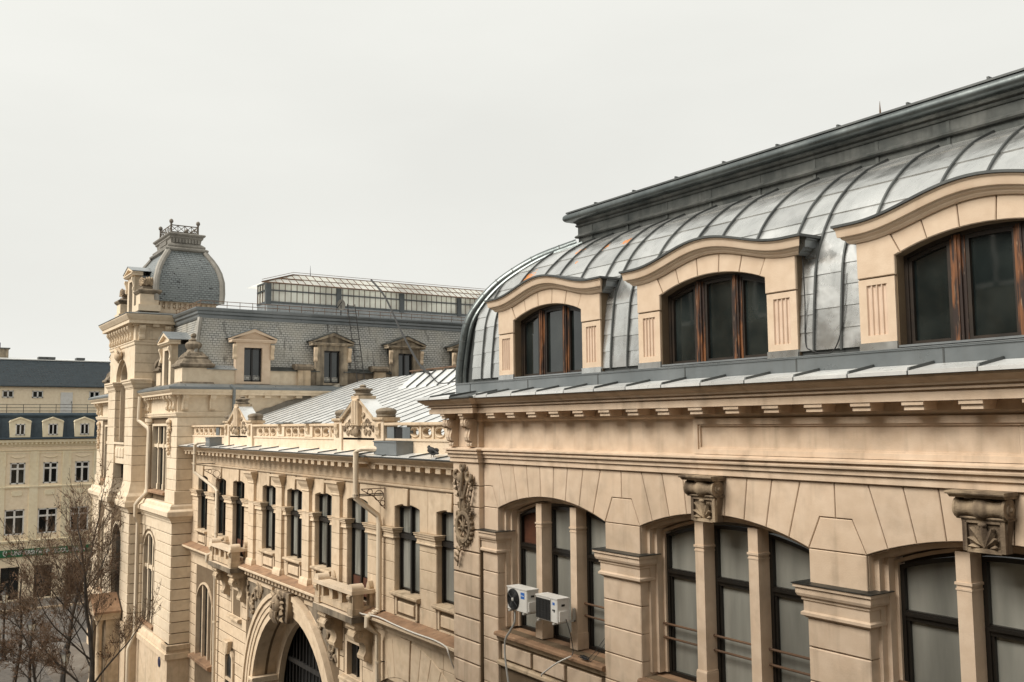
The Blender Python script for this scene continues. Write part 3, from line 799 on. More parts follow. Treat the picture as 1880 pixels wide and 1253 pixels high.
for k in range(8):
    a = 2*PI*k/8+.2; m_ = MB(FT); p = Vector((gx+.05*math.cos(a), .05, gz+.05*math.sin(a))); q = Vector((gx+.215*math.cos(a), .045, gz+.24*math.sin(a)))
    m_.tube([p, (p+q)/2, q], [.032, .018, .026], 6); m_.build('spoke', 'stone_carved', tr)
m_ = MB(FT); disc(m_, gx, gz, [(.075, 0), (.075, .09), (.045, .11), (.03, .11), (.03, .07), (.001, .07)], 16); m_.build('hub', 'stone_carved', tr, smooth=True)
def bar_(pts, r, nm='handle'):
    m_ = MB(FT); m_.tube(pts, r, 8); return m_.build(nm, 'stone_carved', tr, smooth=True)
bar_([(-16.46, .06, -1.85), (-16.42, .08, -1.45), (-16.38, .07, -1.05), (-16.36, .07, -.9)], [.03, .035, .032, .03])
bar_([(-16.28, .05, -1.85), (-16.34, .07, -1.5), (-16.5, .06, -1.15), (-16.58, .05, -1.02)], [.03, .035, .03, .03])
bar_([(-16.42, .05, -1.8), (-16.34, .06, -1.5), (-16.16, .06, -1.1)], [.028, .034, .03])
def claw(cx, cz, r, a0, nm='wrench_head'):
    m_ = MB(FT); m_.tube([(cx+r*math.cos(a0+t), .07, cz+r*math.sin(a0+t)) for t in [R(d) for d in range(-135, 136, 27)]], [.035]+[.045]*9+[.035], 8); return m_.build(nm, 'stone_carved', tr, smooth=True)
claw(-16.11, -1.05, .09, R(250)); claw(-16.36, -.86, .06, R(265)); claw(-16.6, -1.03, .075, R(200))
m_ = MB(FT); disc(m_, -16.47, -1.08, [(.001, .12), (.05, .12), (.09, .1), (.1, .06), (.1, 0)], 16); m_.build('boss', 'stone_carved', tr, smooth=True)
m_ = MB(FT); m_.ball((-16.36, .08, -1.5), .06, .06, .04); m_.build('knot', 'stone_carved', tr, smooth=True)
def leaf(p, q, w, th=.02, nm='leaf'):
    p, q = Vector(p), Vector(q); u_ = q-p; s_ = Vector((u_.z, 0, -u_.x)).normalized()
    m_ = MB(FT)
    m_.loft([[tuple(p+u_*t+s_*w*ww), tuple(p+u_*t+Vector((0, th+.02*math.sin(t*PI), 0))), tuple(p+u_*t-s_*w*ww), tuple(p+u_*t-Vector((0, th, 0)))] for t, ww in ((0, .25), (.3, 1), (.65, .9), (1, .12))]); m_.build(nm, 'stone_carved', tr)
def branch(pts, n_, L, w):
    bar_(pts, .014, 'stem')
    P = [Vector(p) for p in pts]
    for i in range(n_):
        t = (i+.6)/n_*(len(P)-1); k_ = min(int(t), len(P)-2); p = P[k_].lerp(P[k_+1], t-k_); d = (P[k_+1]-P[k_]).normalized()
        for sg in (-1, 1):
            s_ = Vector((d.z, 0, -d.x))*sg
            leaf(p, p+(d*.8+s_*.75).normalized()*L*random.uniform(.8, 1.1)+Vector((0, .04, 0)), w)
branch([(-16.26, .05, -1.75), (-16.1, .06, -1.55), (-16.02, .06, -1.3), (-16.0, .05, -1.12)], 6, .13, .03)
branch([(-16.18, .04, -1.85), (-16.06, .05, -1.72)], 3, .13, .032)
branch([(-16.62, .04, -2.88), (-16.56, .06, -2.68), (-16.48, .06, -2.5), (-16.4, .05, -2.38)], 5, .13, .035)
branch([(-16.5, .05, -1.55), (-16.6, .05, -1.35), (-16.66, .05, -1.2)], 3, .1, .028)
for x, z in ((-16.63, -1.9), (-16.66, -2.2), (-16.6, -2.42), (-16.55, -1.72)):
    leaf((x, .03, z), (x+random.uniform(-.03, .05), .06, z+.14), .035, nm='ribbon')

# ---- air conditioners, hose, cables
def aircon(x0, z0, fan, label, yf=9.7):
    t = thing('air_conditioner', label, 'air conditioner', (x0+.31, yf+.14, z0), 'air conditioners on the arched window')
    f_ = FRONT(yf); W, H, D = .63, .40, .26
    m_ = MB(f_)
    p = [(x0, z0), (x0+W, z0), (x0+W, z0+H), (x0, z0+H)]
    m_.loft([[(s, -D, z) for s, z in p], [(s, -.012, z) for s, z in p], [(s, 0, z) for s, z in inset(p, .012)]]); m_.build('casing', 'white_plastic', t)
    m_ = MB(f_); m_.box(x0-.008, x0+W+.008, -D-.005, .008, z0+H, z0+H+.018); m_.build('lid', 'white_plastic', t)
    if fan:
        cx, cz = x0+.205, z0+.2
        m_ = MB(f_); disc(m_, cx, cz, [(.19, .001), (.19, .016), (.175, .02), (.001, .006)], 32); g_ = m_.build('fan_recess', 'black_plastic', t, smooth=True, auto=20)
        for r_ in (.175, .15, .125, .1, .075, .05):
            m_ = MB(f_); m_.tube([(cx+r_*math.cos(k*PI/12), .022, cz+r_*math.sin(k*PI/12)) for k in range(25)], .004, 5); m_.build('grille_ring', 'black_plastic', g_)
        for k in range(10):
            m_ = MB(f_); a = k*PI/5; m_.tube([(cx+.03*math.cos(a), .022, cz+.03*math.sin(a)), (cx+.18*math.cos(a), .022, cz+.18*math.sin(a))], .004, 4); m_.build('grille_spoke', 'black_plastic', g_)
        m_ = MB(f_); disc(m_, cx, cz, [(.032, .01), (.032, .028), (.02, .034), (.001, .034)], 16); m_.build('fan_hub', 'grey_plastic', t, smooth=True)
        m_ = MB(f_); m_.box(x0+.44, x0+.56, .001, .004, z0+.245, z0+.355); lg = m_.build('logo_badge', 'logo_blue', t)
        m_ = MB(f_)
        ax, az = x0+.462, z0+.29
        m_.tube([(ax+.013*math.cos(a), .0045, az+.016+.016*math.sin(a)) for a in [k*PI/8 for k in range(17)]], .003, 4)
        cu = bpy.data.curves.new('logo_text', 'FONT'); cu.body = 'Midea'; cu.size = .042; cu.align_x = 'CENTER'; cu.align_y = 'CENTER'; cu.materials.append(MT['white_paint']); cu.extrude = .0005
        text_mesh(cu, 'logo_text', Vector((x0+.5, yf-.0055, z0+.298+EZ)), (PI/2, 0, 0), lg)
    else:
        m_ = MB(f_); m_.box(x0+.02, x0+.43, .001, .006, z0+.02, z0+.37); g_ = m_.build('grille_back', 'black_plastic', t)
        for k in range(9):
            m_ = MB(f_); z = z0+.035+.04*k; m_.tube([(x0+.02, .012, z), (x0+.43, .012, z)], .0035, 4); m_.build('grille_bar', 'iron', g_)
        for k in range(5):
            m_ = MB(f_); x = x0+.025+.1*k; m_.tube([(x, .012, z0+.02), (x, .012, z0+.37)], .0035, 4); m_.build('grille_bar', 'iron', g_)
        m_ = MB(f_); m_.box(x0+.445, x0+.45, .001, .006, z0+.01, z0+.39); m_.build('trim', 'black_plastic', t)
        m_ = MB(f_); m_.box(x0+.5, x0+.56, .001, .004, z0+.30, z0+.345); m_.build('logo_badge', 'logo_blue', t)
        m_ = MB(f_); m_.box(x0+.49, x0+.57, .001, .003, z0+.20, z0+.225); m_.box(x0+.53, x0+.56, .001, .004, z0+.18, z0+.2); m_.build('marking', 'black_plastic', t)
    m_ = MB(SIDE(x0+W)); m_.box(yf+.09, yf+.16, .001, .008, z0+.28, z0+.315); m_.build('handle_slot', 'black_plastic', t)
    m_ = MB(SIDE(x0+W)); m_.box(yf+.03, yf+.2, 0, .03, z0+.03, z0+.2); m_.build('valve_cover', 'white_plastic', t)
    for s in (.08, .53):
        m_ = MB(f_); m_.box(x0+s-.02, x0+s+.02, -.46, .02, z0-.03, z0-.002); m_.box(x0+s-.02, x0+s+.02, -.46, -.42, z0-.03, z0+.2); m_.build('bracket_arm', 'grey_plastic', t)
    return t
aircon(-14.59, -3.40, True, 'white air conditioner with round black fan, the left one of the pair')
aircon(-13.68, -3.42, False, 'white air conditioner with square dark grille, the right one of the pair')
def cable(pts, r, label, mat='cable_white', name='cable', cat='cable', n=6, sub=6, grp=None):
    P = [Vector(p) for p in pts]; out = []
    for i in range(len(P)-1):
        a, b, c_, d = P[max(i-1, 0)], P[i], P[i+1], P[min(i+2, len(P)-1)]
        for k in range(sub):
            f = k/sub; out.append(.5*((2*b)+(-a+c_)*f+(2*a-5*b+4*c_-d)*f*f+(-a+3*b-3*c_+d)*f**3))
    out.append(P[-1])
    return tag(MB().tube(out, r, n).build(name, mat, None, smooth=True), label, cat, grp)
cable([(-14.42, 9.75, -3.42), (-14.42, 9.74, -3.62), (-14.56, 9.74, -3.8), (-14.72, 9.74, -3.98), (-14.75, 9.74, -4.2), (-14.70, 9.74, -4.5), (-14.62, 9.74, -4.8), (-14.5, 9.74, -5.1)], .02, 'pale grey drain hose hanging below the round-fan air conditioner', 'hose', 'drain_hose', 'hose')
cable([(-13.0, 9.85, -3.35), (-12.95, 9.9, -3.6), (-12.88, 9.9, -3.85), (-12.86, 9.86, -3.93)], .008, 'black cable dropping from the square-grille air conditioner to the sill', 'cable_black')
cable([(-12.86, 9.84, -3.94), (-13.15, 9.75, -4.1), (-13.55, 9.75, -4.35), (-13.62, 9.76, -4.42)], .014, 'thin pale drain pipe sticking out below the arched window sill', 'cable_white', 'drain_pipe', 'pipe')
tw = []
for i in range(46): tw.append((-12.56+random.uniform(-.14, .14), 9.89+random.uniform(-.03, .03), -3.935+random.uniform(0, .05)))
cable([(-12.2, 10.3, -3.36), (-12.25, 10.1, -3.55), (-12.42, 9.9, -3.88)]+tw+[(-12.35, 9.92, -3.9), (-12.16, 10.25, -3.4)], .005, 'tangled thin black wire lying on the arched window sill', 'cable_black', 'wire_tangle', 'wire', 4, 3)
# cables on the seams between the dormers
cable([(-7.98, 10.09, 2.2), (-7.95, 10.07, 1.6), (-7.95, 10.05, 1.05), (-7.87, 10.04, .93), (-7.6, 10.0, .86), (-7.45, 10.02, .95), (-7.36, 10.05, 1.3), (-7.36, 10.1, 1.9)], .008, 'black cable looping across the zinc between the two large dormers', 'cable_black')
# ================================================================ LOWER WING WITH THE CARRIAGE ARCH
FM = FRONT(10.8)
MX0, MX1 = -40.0, -16.9
mbg = thing('gate_wing', 'lower cream stone wing with carriage arch, two balconies and pierced parapet', 'building', (-28.4, 14, -EZ))
WIN = [-38.4, -36.0, -33.84, -30.6, -28.27, -25.95, -23.6, -20.7, -18.55]
DOORS = (-33.84, -23.6)
ACX, ACZ, ARO, ARI = -28.65, -9.3, 4.1, 3.42
zs, ri = -2.06, .09
ops = [(c-.66, c+.66, (-4.75 if c in DOORS else -4.2), zs, ri) for c in WIN]
m_ = MB(FM)
wall(m_, MX0, MX1, -4.8, -.9, -.5, -.02, ops)
# ground storey: arch, tall window, small windows
def archwall(m_, s0, s1, z1, o0, o1):
    pts = [(ACX+ARI*math.cos(a), ACZ+ARI*math.sin(a)) for a in [PI*i/20 for i in range(21)]][::-1]
    m_.psz([(s0, -EZ), (ACX-ARI, -EZ)]+pts+[(ACX+ARI, -EZ), (s1, -EZ), (s1, z1), (s0, z1)], o0, o1)
wall(m_, MX0, -32.9, -EZ, -4.8, -.5, -.02, [(-39.0, -36.75, -9.1, -6.95, .8)])
archwall(m_, -32.9, -24.6, -4.8, -.5, -.02)
wall(m_, -24.6, MX1, -EZ, -4.8, -.5, -.02, [(-24.4, -23.25, -6.9, -5.75, 0), (-22.1, -19.3, -9.4, -6.9, .65)])
mwall = m_.build('wall', 'joint', mbg)
m_ = MB(); m_.box(MX0, MX1, 20, 20.4, -EZ, 1.2); m_.box(MX0, MX1, 11.31, 20, -4.9, -4.7); m_.build('rear_wall', 'stone_mid', mbg)
def mp(poly, o1=0, mat='stone_mid', c=.008, gap=.006, o0=-.05, name='stone_block'):
    MB(FM).psz(inset(poly, gap), o0, o1, c).build(name, mat, mwall)
def mrect(a, b, z0, z1, **k): mp([(a, z0), (b, z0), (b, z1), (a, z1)], **k)
# upper storey facing: pier blocks between the windows, lintel stones with keystones
edges = [MX0]+[e for c in WIN for e in (c-.66, c+.66)]+[MX1]
zj = [-4.8, -4.35, -3.9, -3.45, -3.02, -2.62]
for i in range(0, len(edges), 2):
    a, b = edges[i], edges[i+1]
    for z0, z1 in zip(zj, zj[1:]): mrect(a, b, z0, z1)
    # impost cap round each pier
    path = [(a, 11.0), (a, 10.79), (b, 10.79), (b, 11.0)]
    if i == 0: path = path[1:]
    if i == len(edges)-2: path = path[:-1]
    MB().sweep([(-.05, -2.60), (.10, -2.60), (.10, -2.64), (.075, -2.66), (.075, -2.70), (.04, -2.73), (.04, -2.80), (.055, -2.815), (.055, -2.84), (.02, -2.855), (-.05, -2.855)], path).build('impost', 'stone_mid', mwall)
    MB().sweep([(-.05, -2.598), (.115, -2.598), (.115, -2.585), (-.05, -2.575)], path).build('impost_cover', 'stone_grimy', mwall)
for i, c in enumerate(WIN):
    lo = MX0 if i == 0 else (WIN[i-1]+c)/2; hi = MX1 if i == len(WIN)-1 else (c+WIN[i+1])/2
    A = arcpts(-.66, -.15, 0, .66, zs, ri, 3)
    for sg in (-1, 1):
        lim = lo if sg < 0 else hi
        arc = [(c+sg*s, z) for s, z in [(-x, zz_) for x, zz_ in A]] if False else [(c+sg*abs(s), z) for s, z in A]
        mp([(c+sg*.66, -2.58), (lim, -2.58), (lim, -1.56), (c+sg*.15, -1.56)]+arc[::-1])
    m_ = MB(FM); m_.psz([(c-.10, -2.0), (c+.10, -2.0), (c+.14, -1.58), (c-.14, -1.58)], -.04, .05, .012); m_.build('keystone', 'stone_mid', mwall)
m_ = MB(); m_.sweep([(-.04, -1.555), (.03, -1.555), (.05, -1.53), (.05, -1.50), (.02, -1.485), (-.04, -1.485)], [(MX0, 10.79), (MX1, 10.79)]).build('frieze_moulding', 'stone_mid', mwall)
for k in range(8):
    a = MX0+(MX1-MX0)*k/8; mrect(a, a+(MX1-MX0)/8, -1.485, -1.13, gap=.003)
# full pilasters in the centre with capitals
for x in (-32.15, -29.42, -27.1, -24.83):
    w = .27
    m_ = MB(FM); m_.box(x-w, x+w, -.01, .10, -4.55, -1.98); p_ = m_.build('pilaster', 'stone_mid', mwall)
    for z in zj[1:]:
        m_ = MB(FM); m_.box(x-w-.003, x+w+.003, .0, .104, z-.006, z+.006); m_.build('joint_line', 'joint', p_)
    MB().sweep([(-.05, -1.57), (.17, -1.57), (.17, -1.63), (.13, -1.66), (.10, -1.75), (.04, -1.85), (.02, -1.92), (.03, -1.94), (.03, -1.965), (.0, -1.98), (-.05, -1.98)], [(x-w, 10.79), (x-w, 10.70), (x+w, 10.70), (x+w, 10.79)]).build('pilaster_capital', 'stone_mid', p_)
    MB().sweep([(-.05, -4.545), (.02, -4.545), (.05, -4.6), (.07, -4.7), (.07, -4.82), (-.05, -4.82)], [(x-w, 10.79), (x-w, 10.70), (x+w, 10.70), (x+w, 10.79)]).build('pilaster_base', 'stone_mid', p_)
# windows
def mwindow(c, door, mat):
    zb = -4.7 if door else -4.16
    m_ = MB(FM); t = .06
    ring(m_, c, .655, zs, ri, zb, t, -.240, -.140)
    m_.box(c-.6, c+.6, -.240, -.3, zb, zb+.08); m_.box(c-.6, c+.6, -.240, -.110, -2.83, -2.72); m_.box(c-.035, c+.035, -.230, -.120, zb, -2.02)
    f_ = m_.build('window', 'wood_black', mbg)
    m_ = MB(FM); ring(m_, c, .6595, zs, ri, zb-.05, .006, -.140, -.022); m_.build('reveal', 'stone_mid', f_)
    for sg in (-1, 1):
        a, b = (c-.595, c-.035) if sg < 0 else (c+.035, c+.595)
        for z0, z1 in ((zb+.08+(.5 if door else 0), -2.83), (-2.72, -2.06)):
            m_ = MB(FM); m_.box(a+.04, b-.04, -.215, -.205, z0+.03, z1-.03); m_.build('pane', mat, f_)
            m_ = MB(FM)
            for q in ((a, a+.04, z0, z1), (b-.04, b, z0, z1), (a, b, z0, z0+.03), (a, b, z1-.03, z1)): m_.box(q[0], q[1], -.225, -.180, q[2], q[3])
            m_.build('sash', 'wood_black', f_)
        if door: m_ = MB(FM); m_.box(a, b, -.210, -.170, zb+.08, zb+.58); m_.build('door_panel', 'blind_brown', f_)
    if not door:
        m_ = MB(FM); m_.poz([(-.35, -4.12), (.10, -4.15), (.12, -4.17), (.12, -4.21), (.08, -4.23), (.05, -4.26), (-.35, -4.26)], c-.72, c+.72); m_.build('sill', 'stone_grimy', f_)
        m_ = MB(FM); m_.psz([(c-.42, -4.62), (c+.42, -4.62), (c+.42, -4.36), (c-.42, -4.36)], -.02, .035, .015); m_.build('apron_panel', 'stone_mid', f_)
        m_ = MB(FM)
        for q in ((c-.58, c-.5, -4.72, -4.28), (c+.5, c+.58, -4.72, -4.28), (c-.58, c+.58, -4.78, -4.70)): m_.box(q[0], q[1], -.02, .02, q[2], q[3])
        m_.build('apron_frame', 'stone_mid', f_)
for i, c in enumerate(WIN): mwindow(c, c in DOORS, 'glass_mid' if i > 2 else 'glass_dark')
# ledge between the storeys, with dentils in the middle
led = MB().sweep([(-.2, -4.73), (.05, -4.74), (.36, -4.83), (.38, -4.85), (.38, -4.90), (.33, -4.92), (.30, -4.96), (.22, -4.99), (.16, -5.02), (.10, -5.05), (.06, -5.12), (.06, -5.18), (-.2, -5.2)], [(MX0, 10.8), (MX1, 10.8)]).build('ledge', 'stone_mid', mbg)
MB().sweep([(-.1, -4.727), (.05, -4.737), (.37, -4.827), (.37, -4.822), (.05, -4.73), (-.1, -4.72)], [(MX0, 10.8), (MX1, 10.8)]).build('ledge_cover', 'sill_brown', led)
x = -32.4
while x < -25.2:
    m_ = MB(FM); m_.box(x, x+.16, .05, .2, -5.10, -5.0); m_.build('dentil', 'stone_mid', led); x += .30
# main cornice, breaking forward in the middle
MPATH = [(MX0, 10.8), (-32.75, 10.8), (-32.75, 10.72), (-22.35, 10.72), (-22.35, 10.8), (MX1, 10.8)]
mc = MB().sweep([(-.2, -1.14), (.0, -1.14), (.03, -1.11), (.05, -1.08), (.05, -1.0), (.36, -1.0), (.38, -.995), (.38, -.95), (.40, -.945), (.42, -.93), (.50, -.87), (.56, -.84), (.57, -.815), (-.2, -.815)], MPATH).build('cornice', 'stone_mid', mbg)
x = -39.7
while x < MX1-.3:
    if not (-32.95 < x < -32.55 or -22.6 < x < -22.25):
        yb = 10.72 if -32.75 < x < -22.35 else 10.8
        m_ = MB(FRONT(yb)); m_.box(x-.115, x+.115, .04, .365, -1.115, -1.0005); m_.build('dentil', 'stone_mid', mc)
    x += .482
me_ = MB().sweep([(-.05, -.812), (.59, -.812), (.595, -.795), (.585, -.782), (.0, -.705), (-.05, -.7)], MPATH).build('eaves', 'zinc_seam', mbg)
mse = [MX0+.05, -38.6, -36.96, -35.6, -34.31, -32.75, -31.39, -29.71, -27.91, -26.28, -24.8, -23.64, -22.3, -20.9, -19.45, -18.2, MX1]
for a, b in zip(mse, mse[1:]):
    dd = .08 if -32.8 < (a+b)/2 < -22.3 else 0
    m_ = MB(FM); m_.loft([[(a+.01, .60+dd, -.781), (b-.01, .60+dd, -.781), (b-.01, .0, -.699), (a+.01, .0, -.699)], [(a+.01, .60+dd, -.774), (b-.01, .60+dd, -.774), (b-.01, 0, -.692), (a+.01, 0, -.692)]]); m_.build('eaves_sheet', 'tin', me_)
    m_ = MB(FM); m_.loft([[(b-.014, .60+dd, -.78), (b+.014, .60+dd, -.78), (b+.03, 0, -.7), (b+.002, 0, -.7)], [(b-.014, .58+dd, -.74), (b+.014, .58+dd, -.74), (b+.03, 0, -.655), (b+.002, 0, -.655)]]); m_.build('eaves_seam', 'zinc_seam', me_)
# parapet: plinth wall, pierced panels between piers, coping
m_ = MB(FRONT(10.78)); m_.box(MX0, MX1, -.25, 0, -.75, -.40); m_.box(MX0, MX1, -.27, .03, -.40, -.345)
par = m_.build('parapet', 'stone_pale', mbg)
m_ = MB(FRONT(10.78))
m_.poz([(-.30, -.02), (.06, -.02), (.07, .0), (.07, .05), (-.30, .06)], MX0, MX1); m_.build('coping', 'stone_mid', par)
def pierced(a, b, cx):
    """panel with rounded openings at cx; each a flattened circle with a pinched waist between"""
    m_ = MB(FRONT(10.78)); z0, z1 = -.345, -.02; zc = (z0+z1)/2; rw, rh = .22, .105
    s = a
    for c in cx:
        lo = [(c-rw*math.cos(t), zc-rh*math.sin(t)) for t in [PI*i/8 for i in range(9)]]
        hi = [(c+rw*math.cos(t), zc+rh*math.sin(t)) for t in [PI*i/8 for i in range(9)]]
        m_.box(s, c-rw, -.16, -.02, z0, z1)
        m_.psz([(c-rw, z0)]+lo+[(c+rw, z0)], -.16, -.02); m_.psz([(c+rw, z1)]+hi+[(c-rw, z1)], -.16, -.02)
        s = c+rw
    m_.box(s, b, -.16, -.02, z0, z1)
    p_ = m_.build('pierced_panel', 'stone_mid', par)
    for c in cx:
        m_ = MB(FRONT(10.78)); m_.tube([(c+(rw+.015)*math.cos(2*PI*k/14), -.012, zc+(rh+.015)*math.sin(2*PI*k/14)) for k in range(15)], .022, 5); m_.build('rim', 'stone_mid', p_)
    for c in [(u+v)/2 for u, v in zip(cx, cx[1:])]:
        m_ = MB(FRONT(10.78)); m_.box(c-.04, c+.04, -.02, .012, z0, z1); m_.build('baluster', 'stone_pale', p_)
pierced(-39.9, -36.1, [-39.3, -38.65, -38.0, -37.35, -36.7])
pierced(-31.95, -29.75, [-31.5, -30.88, -30.26]); pierced(-29.1, -27.35, [-28.8, -28.22, -27.66]); pierced(-26.7, -24.75, [-26.4, -25.76, -25.12])
pierced(-20.7, MX1, [-20.25, -19.63, -19.0, -18.38, -17.75])
for a, b in ((-29.75, -29.1), (-27.35, -26.7)):
    m_ = MB(FRONT(10.78)); m_.box(a, b, -.22, .045, -.345, .07); p_ = m_.build('parapet_pier', 'stone_pale', par)
    MB(FRONT(10.78)).box(a-.03, b+.03, -.25, .09, .07, .115).build('pier_cap', 'zinc_lower', p_)
    m_ = MB(FRONT(10.78)); c = (a+b)/2; m_.poz([(.045, .05), (.16, .05), (.17, 0), (.11, -.08), (.12, -.16), (.07, -.25), (.045, -.27)], c-.1, c+.1); m_.build('scroll', 'stone_grimy', p_)
# pedimented crests over the balconies
def crest(c, first=None):
    f_ = FRONT(10.78)
    m_ = MB(f_); m_.box(c-1.05, c+1.05, -.3, .03, -.75, .15); m_.psz([(c-1.05, .15), (c+1.05, .15), (c+.18, .66), (c-.18, .66)], -.3, .03)
    cr_ = m_.build('crest', 'stone_pale', mbg)
    for sg in (-1, 1):
        m_ = MB(f_); m_.psz([(c+sg*1.12, .10), (c+sg*1.12, .19), (c+sg*.16, .74), (c+sg*.16, .62)], -.34, .12); m_.build('raking_moulding', 'stone_grimy', cr_)
        m_ = MB(f_); m_.psz([(c+sg*1.14, .193), (c+sg*1.14, .203), (c+sg*.16, .755), (c+sg*.16, .742)], -.36, .13); m_.build('raking_cover', 'tin', cr_)
        px = c+sg*1.33; m_ = MB(f_); m_.box(px-.27, px+.27, -.33, .08, -.75, .10); q_ = m_.build('corner_block', 'stone_pale', cr_)
        m_ = MB(f_); m_.poz([(-.38, .10), (.10, .10), (.14, .14), (.14, .19), (.10, .2), (-.38, .2)], px-.31, px+.31); m_.build('block_cap', 'stone_grimy', q_)
        cy = 10.78+.13; m_ = MB()
        m_.lathe(px, cy, [(.24, .2), (.26, .23), (.245, .27), (.27, .31), (.28, .36), (.255, .40), (.15, .44), (.02, .455)], 12); m_.build('block_urn', 'stone_sooty', q_, smooth=True, auto=35)
        m_ = MB(f_); m_.poz([(.08, .05), (.15, .03), (.16, -.05), (.12, -.15), (.14, -.25), (.09, -.34), (.08, -.36)], px-.1, px+.1); m_.build('scroll', 'stone_grimy', q_)
    m_ = MB(f_); m_.psz([(c-.20, -.02), (c+.20, -.02), (c+.15, .72), (c-.15, .72)], .0, .19, .03); m_.build('fluted_key', 'stone_mid', cr_)
    for sx in (-.11, 0, .11):
        m_ = MB(f_); m_.box(c+sx-.025, c+sx+.025, .18, .21, .05, .66); m_.build('flute', 'stone_pale', cr_)
    for sg in (-1, 1):
        for (x, z, r_) in ((.36, -.02, .10), (.55, .05, .12), (.75, -.02, .09), (.45, -.2, .09), (.68, -.22, .08), (.3, .25, .08), (.92, -.12, .07)):
            m_ = MB(f_); m_.tube([(c+sg*x+r_*(1-.05*k)*math.cos(k*.7)*(1-k/14), .05, z+r_*(1-k/14)*math.sin(k*.7)) for k in range(12)], .035, 5); m_.build('scrollwork', 'stone_carved', cr_)
    m_ = MB(f_); m_.ball((c, .12, -.2), .16, .1, .13); m_.build('mask', 'stone_carved', cr_, smooth=True)
    m_ = MB(f_); m_.box(c-.24, c+.24, -.36, .16, .70, .80); m_.build('finial_plinth', 'stone_grimy', cr_)
    m_ = MB(); y = 10.78+.08
    m_.lathe(c, y, [(.2, .8), (.25, .83), (.25, .86), (.19, .88), (.18, .95), (.25, 1.0), (.28, 1.04), (.28, 1.10), (.2, 1.13), (.12, 1.15), (.09, 1.18), (.10, 1.22), (.07, 1.25), (.02, 1.27)] if False else [(.2, .80), (.27, .82), (.27, .85), (.20, .87), (.22, .93), (.27, .96), (.27, .99), (.14, 1.01), (.08, 1.03), (.10, 1.07), (.06, 1.10), (.01, 1.11)], 12)
    m_.build('finial', 'stone_sooty', cr_, smooth=True, auto=35)
    return cr_
crest(-33.75); crest(-23.4)
# standing seam roof rising to the back
rz = lambda y: .49+.337*(y-13.72)
m_ = MB()
m_.loft([[(MX0, y, z), (MX1+.3, y, z)] for y, z in ((11.1, rz(11.1)-.02), (16.36, rz(16.36)-.02), (18.5, rz(18.5)-.02))], closed=False)
mr = m_.build('roof', 'zinc_seam', mbg)
x = MX0+.06
while x < MX1:
    xb = min(x+.78, MX1+.2); yt = 16.36 if x > -32.6 else 18.5
    m_ = MB(); m_.loft([[(x+.008, y, rz(y)-.015), (xb-.008, y, rz(y)-.015), (xb-.008, y, rz(y)), (x+.008, y, rz(y))] for y in (11.1, yt)]); m_.build('roof_sheet', 'tin', mr)
    m_ = MB(); m_.loft([[(xb-.011, y, rz(y)-.01), (xb+.011, y, rz(y)-.01), (xb+.011, y, rz(y)+.02), (xb-.011, y, rz(y)+.02)] for y in (11.1, yt)]); m_.build('standing_seam', 'zinc_seam', mr)
    if x > -32.7:
        p0, p1 = (16.36, rz(16.36)), (17.2, 2.02)
        m_ = MB(); m_.loft([[(x+.008, p0[0], p0[1]-.02), (xb-.008, p0[0], p0[1]-.02), (xb-.008, p0[0], p0[1]), (x+.008, p0[0], p0[1])], [(x+.008, p1[0], p1[1]-.02), (xb-.008, p1[0], p1[1]-.02), (xb-.008, p1[0], p1[1]), (x+.008, p1[0], p1[1])]]); m_.build('roof_sheet', 'tin', mr)
        m_ = MB(); m_.loft([[(xb-.011, p[0], p[1]-.02), (xb+.011, p[0], p[1]-.02), (xb+.011, p[0]-.03, p[1]+.05), (xb-.011, p[0]-.03, p[1]+.05)] for p in (p0, p1)]); m_.build('standing_seam', 'zinc_seam', mr)
    x += .78
m_ = MB(); m_.box(-32.6, MX1+.3, 17.2, 20, 1.0, 2.0); m_.build('upper_roof', 'zinc_lower', mbg)
MB().tube([(-32.6, 17.15, 2.10), (MX1, 17.15, 2.10)], .03, 6).build('roof_rail', 'rusty_iron', mr)
k = 0
while -32.4+1.2*k < MX1:
    MB().tube([(-32.4+1.2*k, 17.15, 1.98), (-32.4+1.2*k, 17.15, 2.10)], .02, 5).build('rail_post', 'rusty_iron', mr); k += 1
m_ = MB(SIDE(-40.0))         # rough mortar fillet where the roof meets the taller wing
m_.loft([[(y, .0, rz(y)-.05), (y, .16+.05*random.random(), rz(y)-.02), (y, .10*random.random()+.02, rz(y)+.16+.09*random.random()), (y, 0, rz(y)+.2)] for y in [11.1+.25*i for i in range(26)]]); m_.build('mortar_fillet', 'mortar', mbg)

